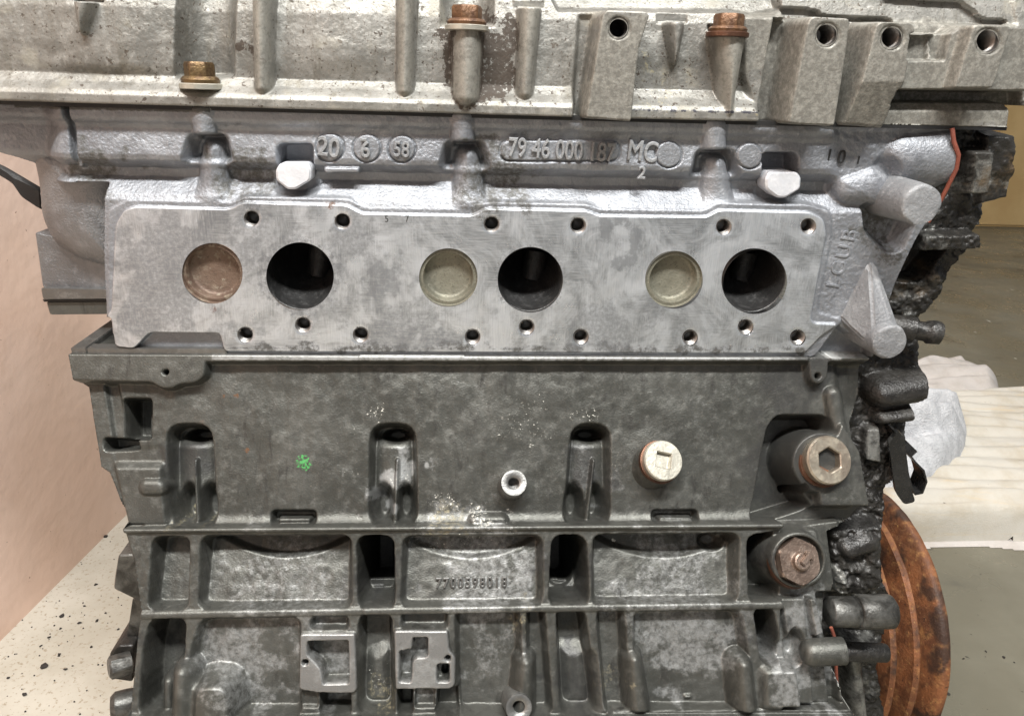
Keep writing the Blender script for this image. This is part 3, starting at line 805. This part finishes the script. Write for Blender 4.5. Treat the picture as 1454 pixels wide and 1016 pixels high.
    cells = [([(219, 764), (266, 764), (264, 862), (213, 862)], floor1(18, 0, 6), 10),
             ([(288, 763), (496, 762), (497, 860), (284, 862)], floor1(17, 5, 8, 400, 95), 12),
             ([(510, 763), (556, 763), (558, 862), (512, 862)], floor1(50, 0, 10), 14),
             ([(575, 763), (768, 762), (768, 857), (571, 859)], floor1(14, 3, 7, 670, 95), 12),
             ([(787, 762), (829, 762), (834, 857), (782, 857)], floor1(48, 0, 12), 14),
             ([(845, 761), (1048, 759), (1045, 853), (843, 856)], floor1(17, 5, 8, 950, 100), 12),
             ([(1064, 762), (1110, 756), (1112, 850), (1066, 852)], floor1(34), 12),
             ([(216, 880), (261, 880), (258, 930), (250, 1011), (200, 1011), (206, 920)], floor1(28), 12),
             ([(286, 880), (424, 878), (426, 1011), (262, 1011), (274, 920)], floor1(10), 12),
             ([(443, 876), (494, 876), (494, 892), (442, 892)], floor1(7), 6),
             ([(512, 873), (554, 873), (556, 1011), (511, 1011)], floor1(20, 0, 0), 14),
             ([(572, 869), (634, 868), (635, 890), (570, 890)], floor1(7), 7),
             ([(648, 868), (736, 867), (739, 1011), (652, 1011)], floor1(11), 11),
             ([(750, 867), (771, 866), (782, 1011), (752, 1011)], floor1(11), 9),
             ([(792, 866), (828, 866), (846, 1011), (800, 1011)], floor1(20), 14),
             ([(849, 866), (884, 865), (892, 1011), (862, 1011)], floor1(11), 12),
             ([(902, 870), (1050, 868), (1056, 900), (1072, 1011), (905, 1011)], floor1(10), 12),
             ([(1073, 864), (1096, 864), (1110, 938), (1084, 940)], floor1(30), 12),
             ([(455, 982), (496, 982), (497, 1011), (456, 1011)], floor1(18), 5),
             ([(566, 978), (585, 978), (585, 1011), (566, 1011)], floor1(18), 5),
             ([(622, 976), (650, 976), (652, 1011), (620, 1011)], floor1(14), 5)]
    for pts, fn, r in cells: f.put(poly(pts, r), fn, 9 if r > 8 else 6, .8)
    f.put(caps(534, 782, 534, 838, 17), -75, 12); f.put(caps(806, 785, 806, 830, 16), -70, 12)
    f.put(poly([(520, 940), (550, 930), (552, 1011), (516, 1011)], 8), -15, 26)
    f.put(poly([(800, 930), (838, 930), (845, 1011), (806, 1011)], 8), -14, 30)
    f.put(circ(1022, 775, 14, 10), -26, 8)
    # ledge line and rib beads
    f.dome(caps(178, 752.5, 1108, 745.5, 4.5), -2, 3, 4, 2)
    f.dome(caps(200, 873, 520, 867, 6), -1, 1.5, 5, 2); f.dome(caps(520, 867, 1118, 858, 6), -1, 1.5, 5, 2)
    # pads with pockets
    f.put(poly([(427, 898), (505, 897), (508, 976), (503, 981), (455, 981), (426, 976)], 4), 3, 2.2)
    f.put(poly([(438, 908), (495, 907), (496, 967), (461, 968), (457, 945), (438, 926)], 4), -11, 2.6)
    f.put(circ(434.5, 937.5, 4), -6, 1.5)
    f.mark('pad', poly([(427, 898), (505, 897), (508, 976), (503, 981), (455, 981), (426, 976)], 4), 1, 2)
    f.mark('pad', poly([(560, 893), (636, 893), (638, 919), (647, 931), (646, 970), (640, 975), (562, 976)], 4), 1, 2)
    f.put(poly([(560, 893), (636, 893), (638, 919), (647, 931), (646, 970), (640, 975), (562, 976)], 4), 3, 2.2)
    f.put(poly([(587, 903), (607, 903), (607, 929), (590, 931), (585, 938), (584, 965), (568, 965), (568, 922), (586, 919)], 3), -11, 2.6)
    f.put(rect(621, 940, 638, 965, 4), -6, 2.6); f.put(circ(632, 954, 4.5, 8), -14, 2)
    f.put(circ(636, 932, 4), -6, 1.5)
    f.put(rect(428, 982, 452, 1003, 2), -3, 3); f.put(rect(590, 976, 618, 1003, 3), -4, 4)
    for sh in (poly([(438, 908), (495, 907), (496, 967), (461, 968), (457, 945), (438, 926)], 4), poly([(587, 903), (607, 903), (607, 929), (590, 931), (585, 938), (584, 965), (568, 965), (568, 922), (586, 919)], 3), rect(621, 940, 638, 965, 4)):
        k_, x_, y_ = f.sel(sh, 2); f.A['pad'][k_] *= sstep(-1, 1, sh.fn(x_, y_))
    # round columns
    f.dome(caps(264, 952, 262, 1040, 23, 25), -22, 10, 22, 4)
    f.put(poly([(277, 958), (338, 956), (342, 1060), (274, 1060)], 26), lambda x, y, d: 9 + 3 * np.clip(1 - ((x - 308) / 34) ** 2, 0, 1), 24)
    f.dome(caps(232, 975, 232, 1030, 14), -26, -6, 13, 3)
    f.dome(caps(746, 940, 742, 1020, 18, 22), -18, 6, 18, 4)
    f.dome(caps(899, 935, 908, 1010, 17, 21), -18, 6, 17, 4)
    f.dome(caps(1052, 942, 1058, 1000, 20, 21), -18, 8, 20, 4)
    f.put(poly([(1080, 947), (1130, 944), (1138, 1004), (1082, 1004)], 10), lambda x, y, d: 5 + 0 * x, 14)
    f.dome(caps(980, 996, 986, 996, 5), -16, -8, 5, 2)
    # bottom flange
    f.put(poly([(150, 1014), (860, 1014), (870, 1006), (1210, 1005), (1210, 1120), (150, 1120)]), lambda x, y, d: 2 + 6 * sstep(1009, 1014, y), 3)
    # right end face
    f.put(poly([(1112, 848), (1112, 752), (1200, 740), (1230, 1004), (1140, 1004), (1128, 930)], 3), -8, 6)
    f.put(poly([(1098, 752), (1166, 752), (1170, 830), (1130, 838), (1098, 815)], 10), -4, 6)
    f.dome(circ(1131, 793, 48), -20, 4, 30, 4); f.put(circ(1131, 793, 40), 4, 3); f.put(circ(1131, 793, 33), -2, 3)
    f.put(poly([(1112, 850), (1146, 850), (1160, 1002), (1138, 1002)], 3), -3, 5)
    f.put(poly([(1150, 850), (1160, 850), (1172, 900), (1160, 905)], 3), -1, 4)
    f.put(poly([(1168, 845), (1200, 845), (1200, 1004), (1188, 1004)], 3), -16, 6)
    f.put(circ(1133, 920, 10, 22), -16, 8)
    # stains, scuffs and dark blotches
    for u, v, r, a_ in ((340, 940, 60, .75), (300, 920, 40, .6), (390, 850, 90, .55), (690, 820, 70, .75), (960, 840, 90, .6), (990, 920, 70, .8), (700, 930, 40, .55), (1140, 950, 60, .9),
                        (556, 680, 30, 1.5), (840, 680, 24, .9), (640, 530, 60, .3), (1010, 570, 50, .35), (650, 770, 60, .6), (260, 560, 80, .25), (470, 945, 40, .8), (600, 940, 40, .8), (600, 505, 600, .2), (1140, 870, 40, .9)):
        f.mark('pale', circ(u, v, r), a_ * .7, 60)
    f.mark('pale', poly([(300, 500), (1240, 500), (1240, 512), (300, 512)]), .7, 5)
    for u, v, r, a_ in ((750, 605, 44, .5), (532, 585, 16, .55), (632, 716, 18, .55), (505, 675, 14, .5), (880, 775, 8, .8), (560, 690, 24, .55), (630, 765, 60, .5), (690, 755, 40, .5), (845, 590, 20, .55),
                        (1040, 680, 20, .45), (528, 960, 25, .5), (680, 735, 16, .6), (880, 670, 16, .5), (840, 690, 30, .45), (240, 740, 12, .5), (460, 765, 12, .5), (490, 620, 24, .45), (730, 590, 50, .42)):
        f.mark('white', circ(u, v, r * 1.1), a_ * 1.02, r * 1.3)
    f.mark('green', circ(427, 658, 14), .62, 9)
    for u, v, r in ((740, 880, 20), (870, 970, 26), (640, 745, 30), (540, 990, 30), (250, 735, 16), (290, 738, 12)): f.mark('yellow', circ(u, v, r), .5, 24)
    for u, v in ((310, 562), (330, 562), (280, 600), (345, 640)): f.mark('rust', circ(u, v, 6), .7, 8)
    for u, v, r in ((1130, 660, 80), (534, 820, 40), (806, 810, 40), (1090, 800, 34), (240, 920, 30), (1090, 900, 30), (262, 660, 36), (840, 670, 34), (1140, 540, 60), (820, 960, 40)): f.mark('blackish', circ(u, v, r), .6, 40)  # blackish blotches, mostly in the deep cells, scoops and right cavity
def out_block(U, V):
    return sd_poly(U, V, [(97, 503), (600, 506), (1236, 508.5), (1234, 560), (1222, 600), (1238, 721), (1222, 738), (1196, 750), (1182, 756), (1192, 830), (1186, 850), (1184, 900), (1198, 960), (1208, 1016), (1222, 1110),
                          (172, 1110), (186, 1010), (196, 905), (201, 868), (192, 800), (178, 752), (146, 672), (134, 664), (116, 549), (104, 541)])
block = relief('engine_block', (80, 490, 1262, 1090), base_block, .00062, build_block, out_block, 'block_aluminium', eng, back=.17, tilt=BT)
lettering('7700598018', 670, 831, 15, 0, block, 'block_letter', 'casting_number', 0, .82, .0006, .0004, space=1.28, p=block_at(670, 831, -8.0), tilt=BT)
# deck beside the head: raised rim round an open pocket
pa = at(97, 503, -.001)
dx0, dz = pa[0] + .0008, pa[2]
for (x0, x1, y0, y1) in ((dx0, dx0 + .009, .001, .15), (dx0 + .0095, dx0 + .09, .0005, .009)):
    vs, fs = boxmesh(x0, x1, y0, y1, dz - .004, dz + .0035, .0005)
    solid('deck_rim', vs, fs, 'block_bright', block)

# plugs and stand-offs in the block
def plug_at(u, v, h, tilt, side):
    return block_at(u, v, h), (side, -math.cos(tilt), math.sin(tilt))
# square-drive plug
p, dz_ = plug_at(939, 652, 6, .66, .14)
m_ = frame(p, dz_, .5)
R = 32 * .000395
sq = ngon(R * .52, 4, 0.1)
vs, fs = spun([(R * .97, -.006), (R * 1.0, -.005), (R, -.001), (R * .95, -.0001), (lambda a: sq(a) * 1.12, 0), (sq, -.0007), (lambda a: sq(a) * .96, -.0035), (.0005, -.0035)], 64)
o = solid('square_drive_plug', vs, fs, 'zinc', block, m_, 30)
vs, fs = spun([(R * .8, -.012), (R * 1.06, -.0085), (R * 1.09, -.0075), (R * 1.06, -.0052), (R * .9, -.005)], 48)
solid('copper_washer', vs, fs, 'copper', block, m_)
vs, fs = spun([(R * 1.35, -.03), (R * 1.15, -.016), (R * 1.05, -.0087), (R * .9, -.0086)], 40)
solid('plug_boss', vs, fs, 'block_aluminium', block, m_, 60)
# hexagon socket plug
p, dz_ = plug_at(1172, 652, 6, .52, .10)
m_ = frame(p, dz_, .3)
R = 38 * .000405
hx = ngon(R * .54, 6, 0.2)
vs, fs = spun([(R * .9, -.012), (R, -.006), (R, -.0012), (R * .94, 0), (lambda a: hx(a) * 1.1, 0.0), (hx, -.0006), (lambda a: hx(a) * .97, -.009), (.0005, -.0085)], 72)
solid('socket_plug', vs, fs, 'bronze_plug', block, m_, 30)
vs, fs = spun([(R * .9, -.010), (R * 1.10, -.0095), (R * 1.12, -.0085), (R * 1.08, -.007), (R * .9, -.007)], 48)
solid('copper_washer', vs, fs, 'copper', block, m_)
# hexagon headed plug with a pin
p, dz_ = plug_at(1130, 794, 6, .58, .12)
m_ = frame(p, dz_, .1)
R = 37 * .000405
hx = ngon(R * 1.02, 6, 0.5)
vs, fs = spun([(R * 1.02, -.010), (R * 1.02, -.007), (lambda a: hx(a), -.0065), (hx, -.001), (lambda a: min(hx(a), R * .93), 0), (R * .42, 0), (R * .38, .0006), (R * .36, .0032), (R * .30, .0038), (.0004, .0036)], 72)
hp = solid('hexagon_plug', vs, fs, 'brown_plug', block, m_, 30)
vs, fs = boxmesh(-.0022, .0072, -.0017, .0017, .0030, .0058, .0005)
solid('key_pin', vs, fs, 'brown_plug', hp, m_ @ Matrix.Rotation(.7, 4, 'Z'))
vs, fs = boxmesh(.0040, .0068, -.0040, .0030, .0030, .0055, .0006)
solid('key_pin', vs, fs, 'brown_plug', hp, m_ @ Matrix.Rotation(.7, 4, 'Z'))
vs, fs = spun([(R * 1.0, -.012), (R * 1.14, -.0105), (R * 1.16, -.0095), (R * 1.1, -.0072), (R * .9, -.007)], 48)
solid('copper_washer', vs, fs, 'copper', block, m_)
# capped oil gallery end
A_, B_ = block_at(1142, 924, 3), block_at(1192, 921, 3)
L_ = float(np.linalg.norm(B_ - A_)); r_ = 21 * .0004
vs, fs = spun([(.0004, -.0035), (r_ * .55, -.003), (r_ * .85, -.001), (r_, .0025), (r_ * 1.03, L_)], 36)
solid('gallery_end', rough_up(vs, .0004, 140, 9), fs, 'block_aluminium', block, frame(A_, B_ - A_, 0, (0, 0, 1)), 60)
# threaded stand-offs
def standoff(u, v, h, rpx, tilt, side, ln, hole=.5):
    p, dd = plug_at(u, v, h, tilt, side)
    R = rpx * .0004
    th = [((R * hole if i % 2 else R * hole * .85), -.001 - .0006 * i) for i in range(12)]
    vs, fs = spun([(R * 1.25, -ln), (R * 1.06, -ln * .6), (R, -.0012), (R * .95, -.0002), (R * (hole + .10), 0)] + th + [(.0004, -.010)], 40)
    return solid('threaded_standoff', vs, fs, 'block_bright', block, frame(p, dd), 50)
standoff(729, 684, 5, 20.5, .64, .05, .024)
standoff(735, 996, 9, 20.5, .5, .04, .030, .55)

# ---- coolant elbow at the left end
def build_elbow(f):
    U, V = f.U, f.V
    c = np.hypot(U - 165, V - 240)
    f.H[:] = 0
    d = -sd_poly(U, V, rounded(ELB, 14))
    f.H[:] = 16 * np.sqrt(np.clip(1 - (1 - np.clip(d / 60, 0, 1)) ** 2, 0, 1)) - 14
ELB = [(28, 200), (42, 262), (46, 312), (64, 350), (102, 374), (150, 385), (175, 386), (175, 200)]
relief('coolant_elbow', (20, 190, 180, 392), lambda z: .020 + 0 * z, .0007, build_elbow, lambda U, V: sd_poly(U, V, rounded(ELB, 6)), 'elbow_aluminium', eng, back=.08)
def slab(name, pts, y0, y1, mat, parent, bev=.001, r=3):
    vs, fs = prism(rounded(pts, r), y0, y1, bev)
    return solid(name, vs, fs, mat, parent, None, 40)
slab('elbow_body', [(49, 330), (100, 340), (170, 372), (170, 412), (60, 408)], .034, .10, 'elbow_aluminium', eng)
slab('elbow_flange', [(57, 409), (168, 411), (168, 424), (60, 425)], .030, .10, 'block_bright', eng)
slab('flange_seal', [(60, 425.5), (168, 424.5), (168, 427.5), (62, 428.5)], .032, .10, 'rubber', eng, .0004, 0)
slab('thermostat_housing', [(65, 429), (166, 428), (168, 446), (70, 447)], .033, .10, 'block_aluminium', eng)
slab('black_hose_end', [(-30, 224), (2, 238), (26, 252), (60, 272), (60, 300), (34, 284), (14, 260), (-30, 232)], .075, .08, 'rubber', eng, .002, 5)

# ---- things on the left flank of the block
slab('mounting_lug', [(168, 788), (215, 786), (215, 862), (190, 850), (161, 836), (163, 818)], .012, .05, 'grimy_metal', eng, .001, 3)
slab('side_plate', [(188, 850), (215, 850), (215, 930), (176, 930)], .03, .06, 'grimy_metal', eng, .0006, 2)
slab('side_bracket', [(156, 926), (168, 916), (190, 916), (188, 968), (160, 964), (152, 950)], .02, .06, 'oily_black', eng, .001, 4)
pc = at(166, 945, .012)
vs, fs = spun([(.004, -.01), (.0078, -.009), (ngon(.0082, 6), -.006), (ngon(.0082, 6), .004), (.006, .0055), (.0005, .0055)], 36)
solid('side_bolt', vs, fs, 'grimy_metal', eng, frame(pc, (-.8, -.5, .1)))
pq = at(172, 1000, .015)
vs, fs = spun([(.010, -.02), (.0105, -.004), (.010, .004), (.007, .007), (.0005, .0075)], 28)
solid('side_bolt', vs, fs, 'grimy_metal', eng, frame(pq, (-.9, -.35, .1)))

# ---- oily timing cover at the right end
TC = [(1335, 160), (1432, 168), (1428, 250), (1418, 288), (1396, 314), (1376, 332), (1374, 350), (1362, 362), (1342, 398), (1328, 428), (1306, 446), (1302, 500), (1299, 552),
      (1284, 574), (1286, 604), (1280, 640), (1258, 690), (1250, 730), (1246, 800), (1258, 850), (1256, 900), (1240, 930), (1252, 1016), (1262, 1090), (1150, 1090), (1150, 740), (1215, 520), (1250, 400)]
def build_timing(f):
    U, V = f.U, f.V
    wb = fbm(U / 18, V / 18, 41, 4)
    f.H[:] = -3 + 8 * (wb - .5) + 2.6 * (fbm(U / 4, V / 4, 47, 3) - .5)
    f.H -= 18 * sstep(1380, 1440, U)
    f.dome(caps(1250, 555, 1310, 545, 26), -10, 12, 24, 6)
    f.dome(caps(1250, 590, 1290, 585, 14), -10, 8, 14, 5)
    f.put(poly([(1300, 330), (1380, 328), (1380, 350), (1296, 356)], 4), lambda x, y, d: 10 + 3 * (fbm(x / 5, y / 5, 2) - .5), 6)
    f.put(poly([(1362, 212), (1392, 212), (1384, 272), (1358, 272)], 4), 14, 4)
    f.put(poly([(1395, 190), (1440, 190), (1440, 280), (1388, 290)], 4), lambda x, y, d: 3 + 6 * (fbm(x / 20, y / 20, 7) - .5), 8)
    f.put(poly([(1290, 355), (1350, 352), (1310, 400), (1276, 400)], 4), -22, 8)
    f.put(poly([(1226, 606), (1246, 604), (1248, 654), (1226, 650)], 3), 4, 4)
    f.mark('bare', poly([(1226, 606), (1246, 604), (1248, 654), (1226, 650)]), .5, 8)
    f.put(poly([(1168, 745), (1245, 735), (1245, 830), (1180, 838)], 10), lambda x, y, d: 8 + 8 * (fbm(x / 10, y / 10, 3) - .5), 10)
    f.dome(caps(1195, 768, 1225, 758, 14), 4, 14, 12, 5)
    f.put(poly([(1190, 900), (1242, 905), (1238, 930), (1196, 940)], 6), lambda x, y, d: 10 + 6 * (fbm(x / 8, y / 8, 5) - .5), 8)
    f.dome(caps(1205, 925, 1222, 1080, 14, 15), -6, 12, 14, 4)
    f.mark('bare', caps(1200, 915, 1220, 1080, 12), .5, 10); f.mark('bare', poly([(1168, 790), (1190, 800), (1200, 845), (1178, 845)]), .8, 8)
    f.mark('bare', poly([(1358, 212), (1400, 210), (1430, 260), (1358, 275)]), .42, 20)
    f.mark('bare', poly([(1240, 390), (1300, 300), (1340, 300), (1300, 470)]), .3, 20); f.mark('bare', poly([(1180, 820), (1250, 830), (1250, 1000), (1200, 1000)]), .35, 20)
    f.mark('brown', circ(1410, 250, 40), .4, 40); f.mark('brown', circ(1300, 400, 40), .35, 40); f.mark('bare', caps(1265, 380, 1290, 340, 6), .5, 8)
timing = relief('timing_cover', (1140, 150, 1450, 1075), lambda z: np.interp(-z, [-.1, .04, .2], [.012, .022, -.020]), .0008, build_timing,
                lambda U, V: sd_poly(U, V, TC) - 5 + 3 * (fbm(U / 9, V / 9, 44) - .5) * 2, 'oily_black', eng, back=.12)
# red paper gasket between head and timing cover
gp = [at(u, v, y) for u, v, y in ((1352, 182, -.002), (1354, 200, -.003), (1361, 220, -.003), (1358, 240, -.002), (1347, 262, .0), (1338, 280, .003), (1318, 315, .006))]
vs, fs = tube(gp, .0013, 10)
solid('head_gasket_edge', vs, fs, 'gasket_red', eng)
gp = [at(u, v, y) for u, v, y in ((1180, 890, -.056), (1190, 918, -.058), (1187, 945, -.060), (1189, 990, -.062))]
vs, fs = tube(gp, .0011, 10)
solid('block_gasket_edge', vs, fs, 'gasket_red', eng)
# bolt sticking out of the timing cover
pc = at(1296, 468, .008)
vs, fs = spun([(.0085, -.03), (.0085, 0), (.0062, .001), (.0062, .008), (.0075, .009), (.0078, .013), (.007, .017), (.0005, .0175)], 28)
solid('timing_bolt', rough_up(vs, .0006, 200, 3), fs, 'oily_black', timing, frame(pc, (.95, -.25, -.05)), 60)
# two stub cylinders beside the pulley
def stub(ua, va, ub, vb, y, rpx, mat, name='dowel_sleeve'):
    A, B = at(ua, va, y), at(ub, vb, y); r = rpx * .0004
    L = float(np.linalg.norm(B - A))
    vs, fs = spun([(r * .9, 0), (r, .001), (r, L - .001), (r * .93, L), (.0005, L)], 32)
    return solid(name, rough_up(vs, .0004, 150, ub), fs, mat, timing, frame(A, B - A, 0, (0, 0, 1)), 60)
stub(1176, 868, 1216, 868, -.046, 25, 'grimy_metal')
stub(1214, 868, 1265, 868, -.046, 28, 'grimy_metal')
stub(1196, 924, 1258, 926, -.036, 16, 'oily_black')
# black cable clip
def plate(name, pts, y, dirv, th, mat, parent):
    P = [Vector(at(u, v, y)) for u, v in rounded(pts, 5)]
    off = Vector(dirv) * th
    return solid(name, *loft([[p for p in P], [p + off for p in P]]), mat, parent, None, 40)
plate('clip_arm', [(1262, 630), (1275, 612), (1284, 620), (1293, 690), (1300, 712), (1284, 716), (1272, 700)], -.012, (.25, .9, 0), .006, 'black_paint', timing)
cl = [at(u, v, -.010) for u, v in ((1272, 612), (1284, 650), (1294, 690), (1300, 702), (1310, 700), (1316, 684), (1312, 668), (1300, 656), (1294, 648), (1302, 640))]
A = [np.array(p) for p in cl]
vs = []
for p in A: vs += [tuple(p), tuple(p + np.array([.002, .018, 0]))]
nn = len(A)
me_vs, me_fs = [], []
for i, p in enumerate(A):
    t = A[min(i + 1, nn - 1)] - A[max(i - 1, 0)]; t = t / np.linalg.norm(t)
    nrm = np.array([-t[2], 0, t[0]]) * .0006
    q = np.array([.002, .018, 0])
    me_vs += [tuple(p + nrm), tuple(p - nrm), tuple(p + q - nrm), tuple(p + q + nrm)]
for i in range(nn - 1):
    for j in range(4):
        k = (j + 1) % 4; me_fs.append((i * 4 + j, i * 4 + k, i * 4 + 4 + k, i * 4 + 4 + j))
me_fs += [(0, 1, 2, 3), tuple((nn - 1) * 4 + j for j in (3, 2, 1, 0))]
solid('clip_strip', me_vs, me_fs, 'black_paint', timing, None, 30)

# ---- crankshaft pulley
fr = at(1341, 1000, .0); RP = .114
prof = [(.02, -.062), (RP * .78, -.062)]
for k_ in range(3):
    x_ = -.060 + k_ * .019
    prof += [(RP * .965, x_), (RP * .98, x_ + .0012), (RP * .98, x_ + .0030), (RP * .965, x_ + .0040), (RP * .73, x_ + .0085), (RP * .725, x_ + .0105), (RP * .965, x_ + .0180)]
prof += [(RP * .99, -.002), (RP, -.0005), (RP, .004), (RP * .985, .0055), (RP * .9, .0055), (RP * .88, .000), (.03, .000)]
vs, fs = spun(prof, 120)
vs = rough_up(vs, .0005, 90, 5)
pul = solid('crankshaft_pulley', vs, fs, 'rust', eng, frame((fr[0] - .004, RP, fr[2]), (1, 0, 0), 0, (0, 0, 1)), 60)

# ---- sump below, down to the floor
bl, brr = at(186, 1016, -.05), at(1205, 1016, -.05)
vs, fs = boxmesh(bl[0] + .02, brr[0] - .02, -.03, .16, ZF, ZB - .02, .012)
solid('oil_sump', vs, fs, 'block_aluminium', eng)

# ------------------------------------------------------------------ things on the floor
def cloth(name, outline_pts, zb, thick, bump, mat, seed, step=.004, ragged=.012, ribs=0.0):
    """a folded rag: outline on the floor given by photograph pixels, soft edge, folds along it"""
    P = [atz(u, v, zb) for u, v in outline_pts]
    pts = rounded([(p[0], p[1]) for p in P], .03)
    xs, ys = [p[0] for p in pts], [p[1] for p in pts]
    gx, gy = np.arange(min(xs) - .01, max(xs) + .01, step), np.arange(min(ys) - .01, max(ys) + .01, step)
    X, Y = np.meshgrid(gx, gy)
    d = -sd_poly(X, Y, pts) + (fbm(X * 14, Y * 14, seed) - .5) * ragged
    h = zb + thick * np.sqrt(np.clip(1 - (1 - np.clip(d / (.014 if ribs else .03), 0, 1)) ** 2, 0, 1)) + ribs * (.3 + 1.2 * fbm(X * 6, Y * 6, seed + 15)) * np.abs(np.sin(Y * 95 + X * 9 + 2.5 * fbm(X * 4, Y * 4, seed + 12))) * np.clip(d / .02, 0, 1) + bump * ((fbm(X * 9, Y * 22, seed + 3) - .45) + .35 * np.abs(np.sin(Y * 55 + 4 * fbm(X * 5, Y * 5, seed + 9)))) * np.clip(d / .03, 0, 1)
    n1, n0 = X.shape
    idx = np.arange(n1 * n0).reshape(n1, n0)
    q = np.stack([idx[:-1, :-1], idx[:-1, 1:], idx[1:, 1:], idx[1:, :-1]], -1).reshape(-1, 4)
    q = q[(d.ravel()[q] > -.004).all(1)]
    h = np.maximum(h, zb + .0005)
    us = np.unique(q); rm = np.zeros(n1 * n0, int); rm[us] = np.arange(len(us))
    co = np.stack([X, Y, h], -1).reshape(-1, 3)[us]
    return link(name, mesh(name, co, [tuple(map(int, f)) for f in rm[q]], True, 180), mat)
r1 = cloth('rag', [(1230, 640), (1290, 590), (1454, 580), (1540, 620), (1560, 760), (1440, 772), (1250, 768), (1215, 720)], ZF, .045, .012, 'rag_cream', 51, ribs=.006)
tag(r1, 'folded cream cotton rag with brown stripes lying on the floor', 'rag')
r2 = cloth('rag', [(1230, 560), (1290, 530), (1360, 520), (1410, 545), (1425, 580), (1300, 610), (1230, 610)], ZF, .03, .035, 'rag_plain', 57)
tag(r2, 'plain off-white rag heaped behind the striped one', 'rag')
r3 = cloth('terry_cloth', [(1225, 625), (1290, 600), (1372, 612), (1368, 655), (1330, 680), (1290, 700), (1230, 700)], ZF + .04, .03, .08, 'terry_white', 61, .004)
tag(r3, 'fluffy white terry cloth lying on top of the striped rag', 'cloth')
r4 = cloth('paper_sheet', [(1250, 770), (1454, 762), (1540, 765), (1540, 785), (1442, 780), (1400, 774), (1300, 776), (1250, 780)], ZF, .004, .006, 'rag_plain', 66, .003, .004)
tag(r4, 'flat white paper sheet under the front edge of the striped rag', 'paper')
# cardboard panel box behind
p = atz(1384, 322, ZF)
vs, fs = boxmesh(p[0], p[0] + 1.2, p[1], p[1] + .6, ZF + .001, ZF + 1.1, .01)
bx = solid('cardboard_box', vs, fs, 'cardboard', None)
tag(bx, 'tan cardboard box standing on the floor far behind the engine', 'box')
vs, fs = boxmesh(p[0] + .1, p[0] + 1.2, p[1] - .012, p[1] - .001, ZF + .42, ZF + .47, .003)
# oil crumbs on the pale floor
rnd = random.Random(4)
bm = bmesh.new()
for u, v, s in ((136, 830, 3), (88, 874, 3.4), (113, 884, 2.6), (138, 881, 3), (62, 946, 4.5), (35, 986, 2.6), (150, 762, 3.6), (70, 905, 2.4), (84, 930, 2.6), (150, 870, 2), (100, 802, 1.6), (93, 950, 2.2), (120, 860, 2), (86, 892, 2),
                (58, 917, 2), (130, 918, 1.8), (103, 945, 1.5), (12, 962, 1.6), (45, 890, 1.4), (168, 893, 2), (1425, 933, 2.4), (1400, 925, 1.8), (1440, 940, 1.5), (1368, 935, 1.6), (1346, 985, 3)):
    c = atz(u, v, ZF)
    k = s * .00065
    r = bmesh.ops.create_icosphere(bm, subdivisions=1, radius=k, matrix=Matrix.Translation((c[0], c[1], ZF + k * .35)) @ Matrix.Diagonal((rnd.uniform(.8, 1.6), rnd.uniform(.7, 1.4), .6, 1)))
    for q in r['verts']: q.co += Vector((rnd.uniform(-1, 1), rnd.uniform(-1, 1), rnd.uniform(-.5, .5))) * k * .4
for i in range(70):
    c = atz(rnd.uniform(0, 190), rnd.uniform(760, 1016), ZF)
    k = rnd.uniform(.0004, .001)
    bmesh.ops.create_icosphere(bm, subdivisions=1, radius=k, matrix=Matrix.Translation((c[0], c[1], ZF + k * .35)))
cm = bpy.data.meshes.new('oil_crumbs'); bm.to_mesh(cm); bm.free()
tag(link('oil_crumbs', cm, 'crumb'), 'black oily crumbs scattered on the pale concrete floor', 'dirt', 'stuff')
